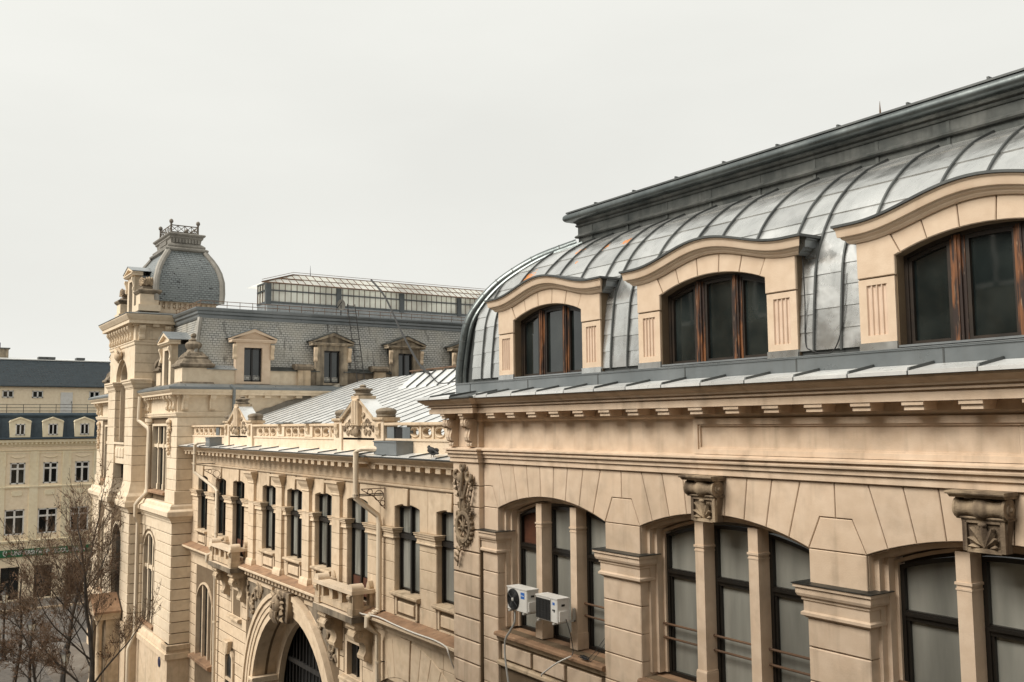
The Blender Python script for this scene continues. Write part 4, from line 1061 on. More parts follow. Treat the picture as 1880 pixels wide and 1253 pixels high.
# ---- balconies
def balcony(c):
    t = MB(FM); t.poz([(-.05, -4.90), (.67, -4.91), (.67, -5.07), (-.05, -5.07)], c-1.3, c+1.3)
    b_ = t.build('balcony', 'stone_sooty', mbg)
    MB(FM).poz([(-.05, -4.888), (.66, -4.898), (.66, -4.909), (-.05, -4.899)], c-1.29, c+1.29).build('slab_top', 'stone_pale', b_)
    zt, zb = -4.32, -4.88
    for x in (c-1.12, c+1.12):
        m_ = MB(FM); m_.box(x-.15, x+.15, .32, .62, zb, -4.36); m_.box(x-.17, x+.17, .30, .64, zb, zb+.16); q_ = m_.build('corner_post', 'stone_grimy', b_)
        m_ = MB(FM); m_.psz([(x-.15, -4.26), (x-.15, -4.20)]+[(x-.15+.3*i/8, -4.20+.10*math.sin(PI*i/8)**.6 if 0 < i < 8 else -4.20) for i in range(1, 8)]+[(x+.15, -4.20), (x+.15, -4.26)], .30, .64); m_.build('post_cap', 'stone_pale', q_, smooth=True, auto=40)
        m_ = MB(FM); m_.poz([(.62, -4.36), (.70, -4.40), (.69, -4.47), (.64, -4.55), (.62, -4.56)], x-.09, x+.09); m_.build('scroll', 'stone_grimy', q_)
        m_ = MB(FM); m_.box(x-.1, x+.1, -.02, .12, zb, -4.36); m_.build('wall_post', 'stone_grimy', b_)
        m_ = MB(FM); m_.psz([(x-.1, -4.26)]+[(x-.1+.2*i/8, -4.2+.14*math.sin(PI*i/8)) for i in range(9)]+[(x+.1, -4.26)], -.02, .13); m_.build('wall_post_cap', 'stone_grimy', b_)
        m_ = MB(FM); m_.box(x-.1, x+.1, .10, .34, zb, zb+.2); m_.build('side_plinth', 'stone_grimy', b_)
    m_ = MB(FM); m_.box(c-1.29, c+1.29, .30, .66, -4.36, -4.26); m_.box(c-1.29, c-.95, -.02, .30, -4.36, -4.26); m_.box(c+.95, c+1.29, -.02, .30, -4.36, -4.26); m_.build('handrail', 'stone_pale', b_)
    m_ = MB(FM); m_.box(c-.97, c+.97, .36, .58, zb+.03, zb+.2); m_.build('bottom_rail', 'stone_grimy', b_)
    for k in range(4):
        x = c-.97+.03+k*(1.88/3)
        m_ = MB(FM); m_.box(x-.11, x+.11, .40, .55, zb+.2, -4.36); m_.box(x-.14, x+.14, .38, .57, -4.44, -4.36); m_.build('baluster', 'stone_grimy', b_)
    for x in (c-.95, c+.95):
        MB(FM).poz([(0, -5.07), (.58, -5.07), (.60, -5.12), (.54, -5.16), (.56, -5.22), (.50, -5.28), (0, -5.28)], x-.27, x+.27).build('console_cap', 'stone_grimy', b_)
        pr = [(0, -5.28), (.46, -5.28), (.53, -5.34), (.55, -5.44), (.52, -5.54), (.43, -5.60), (.33, -5.60), (.25, -5.64), (.20, -5.74), (.19, -5.84), (.22, -5.92), (.26, -5.98), (.25, -6.06), (.19, -6.12), (.12, -6.10), (.10, -6.16), (0, -6.2)]
        m_ = MB(FM); m_.poz(pr, x-.2, x+.2); cb = m_.build('console', 'stone_grimy', b_)
        for sg in (-1, 1):
            m_ = MB(FM)
            m_.tube([(x+sg*.2, .37+(.17-.013*k)*math.cos(k*.62), -5.44+(.15-.012*k)*math.sin(k*.62)) for k in range(13)], .025, 5); m_.build('volute', 'stone_grimy', b_)
    return b_
balcony(-33.84); balcony(-23.75)
# small square windows under the balconies
for c in (-33.85, -23.82):
    m_ = MB(FM); m_.box(c-.57, c-.42, -.4, -.01, -6.9, -5.75); m_.box(c+.42, c+.57, -.4, -.01, -6.9, -5.75); m_.box(c-.42, c+.42, -.4, -.01, -5.9, -5.75)
    f_ = m_.build('small_window', 'stone_mid', mbg)
    MB(FM).box(c-.42, c+.42, -.18, -.16, -6.8, -5.9).build('pane', 'glass_black', f_)
    MB(FM).poz([(-.3, -6.78), (.14, -6.83), (.16, -6.86), (.16, -6.92), (.08, -6.96), (-.3, -6.96)], c-.62, c+.62).build('sill', 'stone_grimy', f_)
    MB(FM).box(c-.03, c+.03, -.16, -.12, -6.8, -5.9).build('mullion', 'wood_black', f_)
# ---- rusticated courses of the ground storey
zc = [-5.18, -5.58, -5.98, -6.38, -6.78, -7.19, -7.6, -8.02, -8.44, -8.86, -9.3, -9.75, -10.2, -10.7, -11.2, -EZ]
for z1, z0 in zip(zc, zc[1:]):
    zm = (z0+z1)/2
    spans = [[MX0, -39.05], [-36.7, -32.75]]
    if zm > -6.1: spans = [[MX0, -39.05], [-36.7, -34.45], [-33.25, -32.75]] if zm < -5.7 else [[MX0, -32.75]]
    elif zm > -6.9: spans = [[MX0, -39.05], [-36.7, -34.45], [-33.25, -32.75]]
    if -10.2 < zm < -7.9: spans = [[MX0, -39.05], [-36.7, -35.05], [-33.95, -32.75]]
    right = [[-24.75, -24.42], [-23.22, MX1]] if -6.9 < zm < -5.7 else [[-24.75, MX1]]
    if zm > -5.7: right = [[-24.75, MX1]]
    for a, b in spans+right:
        if a == -39.05 or b-a <= .05: continue
        if b == -32.75 and a == MX0:
            for aa, bb in ((MX0, -37.6), (-37.6, -35.2), (-35.2, -32.75)): mrect(aa, bb, z0, z1, gap=.017)
            continue
        if a >= -25 and b == MX1:
            if zm > -6.3:
                for aa, bb in ((a, -22.6), (-22.6, -20.7), (-20.7, -18.9), (-18.9, MX1)): mrect(aa, bb, z0, z1, gap=.006, name='stone_block')
            else:
                mrect(a, -22.12, z0, z1, gap=.012); mrect(-19.28, MX1, z0, z1, gap=.012)
            continue
        mrect(a, b, z0, z1, gap=.017)
# tall two-light window at the far end
m_ = MB(FM); ring(m_, -37.875, 1.12, -6.95, .8, -9.1, .08, -.20, .03); tw_ = m_.build('tall_window', 'stone_mid', mbg)
for x in (-38.25, -37.5):
    m_ = MB(FM); m_.box(x-.06, x+.06, -.14, -.03, -9.1, -6.3); m_.build('stone_mullion', 'stone_mid', tw_)
MB(FM).psz([(-38.95, -9.1), (-36.8, -9.1)]+[(x, arcz(x, -37.875, 1.12, -6.95, .8)-.05) for x in (-36.8, -37.3, -37.875, -38.4, -38.95)], -.17, -.15).build('pane', 'glass_black', tw_)
MB(FM).poz([(-.3, -9.03), (.2, -9.12), (.24, -9.14), (.24, -9.24), (.12, -9.3), (-.3, -9.3)], -39.2, -36.5).build('sill', 'sill_brown', tw_)
# round-headed little window with a heavy keystone
m_ = MB(FM); ring(m_, -34.5, .52, -8.5, .45, -10.2, .16, -.1, .07); ov = m_.build('arched_window', 'stone_mid', mbg)
MB(FM).psz([(-34.86, -10.2), (-34.14, -10.2), (-34.14, -8.62), (-34.3, -8.3), (-34.5, -8.22), (-34.7, -8.3), (-34.86, -8.62)], -.06, .0).build('pane', 'glass_black', ov)
MB(FM).psz([(-34.68, -8.2), (-34.32, -8.2), (-34.2, -7.75), (-34.8, -7.75)], .02, .22, .04).build('keystone', 'stone_grimy', ov)
MB(FM).box(-34.86, -34.14, -.02, .05, -9.2, -9.1).build('transom', 'stone_grimy', ov)
# segmental window at the near end, with its fan of voussoirs
for k in range(9):
    a0, a1 = [R(58+64*(k+i)/9) for i in (0, 1)]
    cx, cz, r0, r1 = -20.7, -9.35, 3.15, 4.1
    if k == 4: r1 += .05
    MB(FM).psz(inset([(cx+r0*math.cos(a0), cz+r0*math.sin(a0)), (cx+r1*math.cos(a0), cz+r1*math.sin(a0)), (cx+r1*math.cos(a1), cz+r1*math.sin(a1)), (cx+r0*math.cos(a1), cz+r0*math.sin(a1))], .008), -.03, .045 if k == 4 else .015, .008).build('voussoir', 'stone_mid', mwall)
m_ = MB(FM); ring(m_, -20.7, 1.399, -6.9, .65, -9.4, .12, -.4, -.1); sw_ = m_.build('segmental_window', 'stone_mid', mbg)
MB(FM).psz([(-22.0, -9.4), (-19.4, -9.4)]+[(x, arcz(x, -20.7, 1.4, -6.9, .65)-.1) for x in (-19.4, -20, -20.7, -21.4, -22.0)], -.40, -.38).build('pane', 'glass_black', sw_)
# ---- the carriage arch
def arcring(m_, r0, r1, o0, o1, a0=0, a1=180, n_=24):
    rings = []
    for i in range(n_+1):
        a = R(a0+(a1-a0)*i/n_); rings.append([(ACX+r*math.cos(a), o, ACZ+r*math.sin(a)) for r, o in ((r0, o0), (r1, o0), (r1, o1), (r0, o1))])
    m_.loft(rings)
m_ = MB(FM); arcring(m_, 3.95, 4.1, -.02, .16); arcring(m_, 3.78, 3.949, -.02, .10); arcring(m_, 3.62, 3.779, -.02, .07); arcring(m_, 3.40, 3.619, -.4, .03)
ca = m_.build('carriage_arch', 'stone_mid', mbg, smooth=True, auto=30)
m_ = MB(FM); arcring(m_, 3.44, 3.6, -.9, -.401); m_.box(ACX-3.6, ACX-3.44, -.9, -.401, -EZ, ACZ); m_.box(ACX+3.44, ACX+3.6, -.9, -.401, -EZ, ACZ); m_.build('vault', 'stone_mid', ca, smooth=True, auto=30)
m_ = MB(FM); arcring(m_, 3.1, 3.439, -1.0, -.8); m_.build('inner_rib', 'stone_mid', ca, smooth=True, auto=30)
for x in (ACX-3.44, ACX+3.04):
    m_ = MB(FM); m_.poz([(-.88, -8.5), (.10, -8.5), (.12, -8.54), (.10, -8.62), (.06, -8.68), (-.88, -8.68)], x, x+.4); m_.build('impost', 'stone_mid', ca)
m_ = MB(FM); m_.box(ACX-3.6, ACX+3.6, -1.6, -1.5, -EZ, -5.6); m_.build('passage_shade_sheet', 'shade_black', ca)  # black sheet painted as the shade deep inside the arch
m_ = MB(FM); m_.box(ACX-3.44, ACX+3.44, -1.15, -1.05, -8.0, -7.85); m_.box(ACX-3.44, ACX+3.44, -1.15, -1.05, -EZ, -11.8)
m_.box(ACX-.06, ACX+.06, -1.149, -1.051, -11.8, -8.0)
gate = m_.build('iron_gate', 'iron', ca)
for k in range(23):
    x = ACX-3.3+.3*k; zt_ = ACZ+math.sqrt(max(3.4**2-(x-ACX)**2, .1))
    MB(FM).box(x-.02, x+.02, -1.12, -1.08, -EZ, zt_).build('gate_bar', 'iron', ca)
for k in range(15):     # joints radiating over the arch: stones between ring and course
    a0, a1 = R(18+144*k/15), R(18+144*(k+1)/15)
    MB(FM).psz(inset([(max(-32.72, min(-24.78, ACX+r*math.cos(a))), min(ACZ+r*math.sin(a), -5.2)) for r, a in ((4.11, a0), (4.45 if 3 < k < 11 else 4.9, a0), (4.45 if 3 < k < 11 else 4.9, a1), (4.11, a1))], .008), -.03, .0, .006).build('arch_stone', 'stone_mid', mwall) if (3 < k < 11 and ACZ+4.11*math.sin(a0) < -5.35 and ACZ+4.11*math.sin(a1) < -5.35) else None
# keystone: a horned head among leaves
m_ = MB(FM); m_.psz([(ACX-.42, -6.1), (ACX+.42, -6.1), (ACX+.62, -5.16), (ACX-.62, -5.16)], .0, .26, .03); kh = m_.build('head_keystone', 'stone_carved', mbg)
m_ = MB(FM); m_.ball((ACX, .36, -5.55), .24, .22, .32, 12, 8); m_.ball((ACX, .56, -5.56), .06, .07, .1, 8, 5); m_.ball((ACX, .50, -5.74), .11, .07, .05, 8, 5); m_.build('face', 'stone_carved', kh, smooth=True)
for sg in (-1, 1):
    m_ = MB(FM); m_.ball((ACX+sg*.1, .535, -5.47), .045, .04, .03, 8, 4); m_.build('eye', 'stone_grimy', kh, smooth=True)
    m_ = MB(FM); m_.tube([(ACX+sg*.14, .4, -5.3), (ACX+sg*.3, .44, -5.2), (ACX+sg*.42, .4, -5.3)], [.07, .06, .02], 6); m_.build('horn', 'stone_carved', kh, smooth=True)
    for k in range(6):
        p = Vector((ACX+sg*.25, .3, -5.35-.12*k)); q = p+Vector((sg*random.uniform(.15, .28), .05, random.uniform(-.12, .1)))
        m_ = MB(FM); m_.tube([p, (p+q)/2+Vector((0, .06, .02)), q], [.05, .06, .015], 6); m_.build('leaf', 'stone_carved', kh, smooth=True)
for k in range(5):
    x = ACX-.2+.1*k; m_ = MB(FM); m_.tube([(x, .5, -5.72), (x, .52, -5.9), (x*.9+ACX*.1, .42, -6.12)], [.05, .05, .02], 6); m_.build('beard', 'stone_carved', kh, smooth=True)
# spandrel panels with carving
for sg in (-1, 1):
    f = lambda x, z: (ACX+sg*x, z)
    m_ = MB(FM)
    for a, b in ((f(3.9, -5.3), f(1.4, -5.3)), (f(3.9, -5.3), f(3.9, -6.7))):
        d = Vector(b)-Vector(a); nn = Vector((-d.y, d.x)).normalized()*.05
        m_.psz([(a[0]+nn.x, a[1]+nn.y), (b[0]+nn.x, b[1]+nn.y), (b[0]-nn.x, b[1]-nn.y), (a[0]-nn.x, a[1]-nn.y)], -.02, .05)
    sp_ = m_.build('spandrel_frame', 'stone_mid', mbg)
    MB(FM).psz([f(3.85, -5.36), f(1.5, -5.36), f(2.4, -5.85), f(3.1, -6.35), f(3.4, -6.6), f(3.85, -6.6)], -.02, .008).build('spandrel_ground', 'stone_sooty', sp_)
    for k in range(16):
        x, z = random.uniform(2.5, 3.75), 0
        z = random.uniform(-5.45, -5.45-(x-2.3)*.85)
        m_ = MB(FM); a = random.uniform(0, 6.28); r_ = random.uniform(.1, .2)
        m_.tube([(f(x+r_*math.cos(a+t), 0)[0], .05, z+r_*math.sin(a+t)) for t in (0, .8, 1.6, 2.4, 3.2)], [.05, .06, .055, .04, .02], 6); m_.build('carving', 'stone_carved', sp_, smooth=True)
# ---- hoppers and rainwater pipes
def hopper(x, wide):
    m_ = MB(FM); w = wide/2
    zt_ = -.43 if wide > 1 else -.45
    m_.box(x-w, x+w, .02, .48, -.74, zt_); m_.box(x-w-.02, x+w+.02, .0, .5, zt_, zt_+.03)
    h = m_.build('hopper', 'zinc_blue', mbg)
    MB(FM).box(x-w+.03, x+w-.03, .05, .45, zt_+.0305, zt_+.034).build('hopper_mouth_shade', 'shade_black', h)  # black plate on the closed box, painted as the shade of its mouth
    MB(FM).box(x-w-.15, x-w+.25, -.05, .04, -.74, -.05).build('hopper_back', 'zinc_blue', h)
    if wide > 1: MB(FM).box(x+.1, x+.5, -.05, .045, -.72, -.06).build('hopper_back', 'zinc_blue', h); MB(FM).box(x-.32, x+.05, -.1, .02, -.72, -.06).build('hopper_gap_shade', 'shade_black', h)  # the gap is a black box, its shade put into the colour
    return h
hopper(-36.2, .55); hopper(-20.95, 1.25)
def dpipe(pts, r, nm, bands=()):
    P = MB(FM); P.tube(pts, r, 10); p_ = P.build(nm, 'pipe_grey', mbg, smooth=True, auto=35)
    for (i, f) in bands:
        a, b = Vector(pts[i]), Vector(pts[i+1]); q = a.lerp(b, f); d = (b-a).normalized()*.03
        m_ = MB(FM); m_.tube([q-d, q+d], r+.015, 10); m_.build('pipe_collar', 'pipe_grey', p_)
        m_ = MB(FM); m_.tube([q, Vector((q.x+.1, -.02, q.z))], .015, 5); m_.build('pipe_clip', 'iron', p_)
    return p_
dpipe([(-36.45, .42, -.60), (-36.75, .66, -.62), (-36.95, .74, -.72), (-36.95, .74, -1.75), (-36.2, .16, -2.35), (-36.0, .14, -2.45), (-36.0, .14, -4.7), (-36.0, .48, -4.85), (-36.0, .48, -5.05), (-36.0, .14, -5.3), (-36.0, .14, -EZ)], .065, 'downpipe', ((2, .3), (2, .7), (5, .3), (5, .7), (9, .3)))
dpipe([(-21.45, .42, -.60), (-21.85, .66, -.60), (-22.08, .74, -.68), (-22.08, .74, -1.75), (-22.08, .74, -1.85), (-22.0, .16, -2.32), (-21.95, .14, -2.5), (-21.95, .14, -4.7), (-21.95, .48, -4.85), (-21.95, .48, -5.05), (-21.95, .16, -5.3), (-21.95, .14, -EZ)], .072, 'downpipe', ((3, .15), (3, .55), (7, .12), (7, .4), (7, .7), (10, .1)))
# wrought iron scroll brackets behind the pipes
for bx in (-35.9, -21.85):
    m_ = MB(FM)
    m_.tube([(bx, .02, -1.62), (bx, .7, -1.62)], .012, 5); m_.tube([(bx, .03, -1.6), (bx, .03, -2.15)], .012, 5); m_.tube([(bx, .68, -1.64), (bx, .3, -1.85), (bx, .04, -2.13)], .012, 5)
    ib = m_.build('scroll_bracket', 'rusty_iron', mbg)
    for cx, cz, r_ in ((.2, -1.8, .13), (.45, -1.7, .07), (.1, -2.0, .07)):
        m_ = MB(FM); m_.tube([(bx, cx+r_*math.cos(k*PI/6), cz+r_*math.sin(k*PI/6)) for k in range(13)], .011, 5); m_.build('iron_ring', 'rusty_iron', ib)
# white cable from the balcony along the ledge
cable([(-22.7, 10.3, -4.72), (-22.5, 10.36, -4.80), (-22.3, 10.38, -4.82), (-21.5, 10.4, -4.76), (-20.6, 10.4, -4.79), (-19.6, 10.4, -4.81), (-18.6, 10.4, -4.80), (-18.05, 10.38, -4.84), (-17.9, 10.36, -4.95), (-17.88, 10.5, -5.3), (-17.86, 10.7, -5.6), (-17.85, 10.72, -6.6)], .018, 'white cable running from the near balcony along the stone ledge')
# pigeon on the eaves
pg = thing('pigeon', 'dark pigeon standing on the pale eaves sheet beside the big building', 'bird', (-18.72, 10.42, -.73))
m_ = MB()
m_.loft([[(-18.72+dx, 10.42+r*math.cos(2*PI*k/10)*.9, -.60+dz+r*1.05*math.sin(2*PI*k/10)) for k in range(10)] for dx, dz, r in ((-.20, .06, .012), (-.185, .075, .035), (-.155, .08, .045), (-.12, .05, .042), (-.08, .02, .07), (0, -.01, .09), (.08, -.025, .075), (.15, -.035, .045), (.26, -.05, .028), (.30, -.055, .01))]); m_.build('body', 'cable_black', pg, smooth=True)
m_ = MB(); m_.tube([(-18.915, 10.42, -.535), (-18.96, 10.42, -.545)], [.014, .003], 5); m_.build('beak', 'iron', pg)
for y in (10.39, 10.45):
    m_ = MB(); m_.tube([(-18.71, y, -.66), (-18.71, y, -.735)], .008, 4); m_.build('leg', 'rusty_iron', pg)
    m_ = MB(); m_.ball((-18.68, 10.42+(y-10.42)*2.6, -.59), .14, .02, .055, 8, 5); m_.build('wing', 'iron', pg, smooth=True)
# ================================================================ DOMED WING AT THE FAR END
dw = thing('domed_building', 'far cream stone building with square slate dome, mansard roof and glass lantern', 'building', (-48, 18, -EZ))
FU, FL, FTW = FRONT(10.2), FRONT(10.05), FRONT(9.53)
SU, SB = SIDE(-40.0), SIDE(-40.12)
TX0, TX1 = -51.1, -45.38
m_ = MB(FU)
wall(m_, -57.3, TX0, -3.4, 1.6, -.6, -.02, [(-55.3, -52.3, -2.75, .14, 0)])
wall(m_, TX1, -40.02, -3.4, 1.6, -.6, -.02, [(-44.3, -41.62, -2.75, .14, 0)])
wall(m_, -57.3, TX0, -EZ, -3.4, -.6, .10, [(-55.2, -53.0, -8.6, -5.6, .95)])
wall(m_, TX1, -40.0, -EZ, -3.4, -.6, .10, [(-45.25, -43.0, -8.6, -5.6, .95)])
m_.box(-40.6, -40.02, -20, -.601, -EZ, 1.6)
m_.box(-57.3, -56.8, -20, -.601, -EZ, 1.6); m_.box(-56.8, -40.6, -20, -19.5, -EZ, 4.0)
dwall = m_.build('wall', 'joint', dw)
MB(SU).box(12.1, 30.2, -.02, -.004, -2, 1.6).build('side_face', 'stone_side', dwall)
JU = [.40, .02, -.42, -.87, -1.32, -1.77, -2.22, -2.66, -3.2]
JL = [-3.95, -4.43, -4.87, -5.31, -5.77, -6.22, -6.66, -7.1, -7.54, -7.98, -8.42, -8.85]
def cblock(x0, x1, y0, y1, z0, z1, mat='stone_side', par=None, g=.016, nm='stone_block'):
    m_ = MB(); c = .012
    P = [(x0, y0), (x1, y0), (x1, y1), (x0, y1)]
    m_.loft([[(*p, z0+g) for p in inset(P, c)], [(*p, z0+g+c) for p in P], [(*p, z1-g-c) for p in P], [(*p, z1-g) for p in inset(P, c)]])
    return m_.build(nm, mat, par or dwall)
# corner pilaster of the near pavilion (both faces) and its twin beyond the tower
for z1, z0 in zip(JU, JU[1:]):
    e = .0 if z0 > -2.7 else .06
    cblock(-41.55, -40.0+e, 10.2-.06-e, 12.1, z0, z1, g=.008)
    cblock(-57.4-e, -55.9, 10.14-e, 12.1, z0, z1, g=.008)
    cblock(-45.4, -44.9, 10.16, 10.6, z0, z1, g=.008); cblock(-51.5, -51.08, 10.16, 10.6, z0, z1, g=.008)
for z1, z0 in zip(JL, JL[1:]):
    cblock(-42.6, -39.95, 10.0, 11.2, z0, z1)
    cblock(-57.4, -55.6, 10.0, 11.2, z0, z1)
    if z0 < -5.5: cblock(-45.4, -45.28, 9.98, 10.6, z0, z1)
    cblock(-51.4, -51.0, 9.98, 10.6, z0, z1)
cblock(-45.4, -39.97, 10.02, 11.2, -4.43, -3.95); cblock(-42.95, -42.6, 10.02, 10.6, -5.31, -4.43) if False else None
cblock(-40.6, -39.75, 9.85, 11.3, -9.05, -8.85, g=0, mat='stone_grimy')
PAVP = [(-57.4, 12.1), (-57.4, 10.14), (TX0, 10.14)]
PAVQ = [(TX1, 10.14), (-40.0, 10.14), (-40.0, 12.1), (-40.08, 12.1), (-40.08, 30)]
def both(prof, nm, mat, par, wide=0):
    for k, p in enumerate((PAVP, PAVQ)):
        q = p
        if wide and k == 1: q = [(TX1, 10.0), (-39.95, 10.0), (-39.95, 10.85)]
        if wide and k == 0: q = [(-57.4, 12.1), (-57.4, 10.0), (TX0, 10.0)]
        o = MB().sweep(prof, q).build(nm, mat, par)
    return o
both([(-.1, .40), (.03, .40), (.05, .44), (.08, .46), (.08, .52), (.10, .55), (.10, .60), (.03, .62), (-.1, .62)], 'architrave', 'stone_side', dwall)
both([(-.1, .621), (.0, .621), (.0, 1.22), (-.1, 1.22)], 'frieze', 'stone_side', dwall)
dcor = both([(-.2, 1.22), (.03, 1.22), (.06, 1.26), (.06, 1.33), (.30, 1.33), (.33, 1.34), (.33, 1.42), (.36, 1.44), (.43, 1.52), (.44, 1.56), (-.2, 1.56)], 'cornice', 'stone_side', dw)
both([(-.2, 1.562), (.46, 1.562), (.47, 1.58), (.47, 1.66), (.44, 1.68), (.1, 1.80), (-.2, 1.82)], 'eaves_gutter', 'zinc_blue', dw)
both([(-.2, -3.2), (.02, -3.2), (.08, -3.28), (.10, -3.40), (.22, -3.47), (.24, -3.5), (.24, -3.68), (.18, -3.71), (.12, -3.76), (.10, -3.82), (.05, -3.87), (.04, -3.95), (-.2, -3.95)], 'string_course', 'stone_side', dwall, 1)
both([(-.2, -8.85), (.04, -8.85), (.10, -8.95), (.14, -9.10), (.14, -9.15), (.2, -9.18), (.2, -9.4), (.1, -9.42), (-.2, -9.42)], 'plinth_moulding', 'stone_mid', dwall, 1)
both([(-.2, -9.42), (.08, -9.42), (.08, -EZ), (-.2, -EZ)], 'plinth', 'stone_mid', dwall, 1)
def dbrk(fr, s, z1=1.33, h=.65, d=.27, w=.24, par=None, mat='stone_side'):
    m_ = MB(fr); pr = [(0, z1), (d, z1), (d+.02, z1-.1*h), (d-.01, z1-.22*h), (d*.75, z1-.3*h), (d*.5, z1-.42*h), (d*.42, z1-.6*h), (d*.55, z1-.75*h), (d*.5, z1-.9*h), (d*.2, z1-h), (0, z1-h)]
    m_.poz(pr, s-w/2, s+w/2); b_ = m_.build('bracket', mat, par or dcor)
    m_ = MB(fr); m_.poz([(o+.02 if o else 0, z) for o, z in pr[1:-1]]+[(0, z1-h), (0, z1)], s-.03, s+.03); m_.build('rib', mat, b_)
for s in (-40.25, -40.75, -41.35, -44.7, -45.15, -51.4, -56.1, -57.0): dbrk(FRONT(10.14), s)
for s in (10.42, 11.55): dbrk(SIDE(-40.0), s)
k = 0
while -44.4+.42*k < -41.6:
    m_ = MB(FRONT(10.14)); s = -44.4+.42*k; m_.box(s-.09, s+.09, .05, .24, 1.23, 1.3295); m_.build('dentil', 'stone_side', dcor); k += 1
for k in range(22):
    m_ = MB(SIDE(-40.08)); s = 12.5+.72*k; m_.box(s-.14, s+.14, .05, .26, 1.22, 1.3295); m_.build('dentil', 'stone_side', dcor)
# pavilion windows: tall three-light with transom
def pwin(c, w, z0, z1, zt, arch=0):
    e = .15 if arch else .09
    m_ = MB(FU); ring(m_, c, w, z1, arch, z0, .10, -.22, .06 if arch == 0 else .12); f_ = m_.build('tall_window', 'stone_side', dw)
    for x in (c-w*.36, c+w*.36):
        top = arcz(x, c, w, z1, arch) if arch else z1
        m_ = MB(FU); m_.box(x-.065, x+.065, -.20+e, -.10+e, z0+.25, top-.08)
        m_.box(x-.10, x+.10, -.2+e, -.08+e, z0, z0+.25); m_.box(x-.10, x+.10, -.2+e, -.08+e, zt-.12, zt+.12); m_.build('stone_mullion', 'stone_side', f_)
    m_ = MB(FU); m_.box(c-w+.1, c+w-.1, -.2+e, -.11+e, zt-.07, zt+.07); m_.build('transom', 'stone_side', f_)
    pts = [(c-w+.1, z0), (c+w-.1, z0)]+[(c+w-.1-(2*w-.2)*i/6, (arcz(c+w-.1-(2*w-.2)*i/6, c, w, z1, arch) if arch else z1)-.06) for i in range(7)]
    MB(FU).psz(pts, -.25+e, -.23+e).build('pane', 'glass_black', f_)
    for q in range(3):
        x = c-w+.1+(2*w-.2)*(q+.5)/3; MB(FU).box(x-.025, x+.025, -.228+e, -.21+e, z0, z1).build('glazing_bar', 'wood_black', f_)
    MB(FU).poz([(-.3, z0+.02), (.2, z0-.05), (.22, z0-.08), (.22, z0-.16), (.1, z0-.2), (-.3, z0-.2)], c-w-.1, c+w+.1).build('sill', 'sill_brown', f_)
    return f_
pwin(-42.96, 1.34, -2.75, .14, -.83); pwin(-53.8, 1.5, -2.75, .14, -.83)
pwin(-44.12, 1.12, -8.6, -5.6, -6.25, .95); pwin(-54.1, 1.1, -8.6, -5.6, -6.25, .95)
for x in (-44.6, -52.0):     # engaged columns beside the windows
    m_ = MB(); m_.lathe(x, 10.12, [(.22, -3.2), (.22, -2.9), (.17, -2.8), (.165, -1), (.14, .05), (.19, .1), (.2, .2), (.24, .22), (.24, .38)], 12); m_.build('column', 'stone_side', dwall, smooth=True, auto=30)
def garland(fr, s, z, L=1.3):
    m_ = MB(fr); m_.ball((s, .1, z), .16, .12, .13, 8, 5); r_ = m_.build('garland', 'stone_mid', dwall, smooth=True)
    for k in range(10):
        m_ = MB(fr); zz_ = z-.15-L*k/10; m_.ball((s+.07*math.sin(k*2.1)+random.uniform(-.05, .05), .09, zz_), random.uniform(.06, .13)*(1.15-k*.06), .08, .10, 7, 4); m_.build('fruit', 'stone_mid', r_, smooth=True)
garland(FRONT(10.14), -41.0, .2); garland(FRONT(10.14), -56.6, .2)
# voussoir joints over the lower arched windows
for c in (-44.12,):
    for k in range(7):
        a0, a1 = R(40+100*k/7), R(40+100*(k+1)/7)
        p = [(c+r*math.cos(a), min(-6.3+r*math.sin(a), -3.97)) for r, a in ((1.75, a0), (2.6, a0), (2.6, a1), (1.75, a1))]
        MB(FU).psz(inset(p, .012), .08, .13+.02*(k == 3), .01).build('voussoir', 'stone_side', dwall)
m_ = MB(FRONT(9.91)); m_.psz([(-41.05+.17*math.cos(k*PI/8), -9.72+.21*math.sin(k*PI/8)) for k in range(16)], 0, .03, .01); m_.build('oval_plaque', 'plaque_navy', dwall)
# ---- tower shaft
m_ = MB(FTW)
wall(m_, TX0+.05, TX1-.05, -EZ, -3.4, -5.5, -.08, [(-49.4, -47.1, -8.6, -5.4, .9)])
wall(m_, TX0+.05, TX1-.05, -3.4, 2.1, -.7, -.35, [(-49.5, -47.0, -3.3, -1.7, 0), (-49.5, -47.0, -.75, 2.05, 0)] if False else [(-49.4, -47.1, -3.3, -1.75, 0)])
tw1 = m_.build('tower', 'joint', dw)
m_ = MB(FTW); wall(m_, TX0+.1, TX1-.02, 2.1, 4.9, -5.5, -.005, [(-49.45, -46.9, 2.1, 2.55, .75)]); m_.build('upper_shaft', 'stone_side', tw1)
m_ = MB(FTW); m_.box(TX0+.06, -49.7, -5.5, -.701, -3.4, 2.1); m_.box(-46.8, TX1-.06, -5.5, -.701, -3.4, 2.1); m_.box(-49.7, -46.8, -5.5, -1.4, -3.4, 4.88); m_.build('shaft_core', 'stone_side', tw1)
JT_ = [2.0]+[1.77-.44*i for i in range(9)]+[-2.5]
for z1, z0 in zip(JT_, JT_[1:]):
    cblock(-47.05, TX1, 9.5, 10.3, z0, z1, par=tw1, g=.008); cblock(TX0, -49.4, 9.5, 10.3, z0, z1, par=tw1, g=.008)
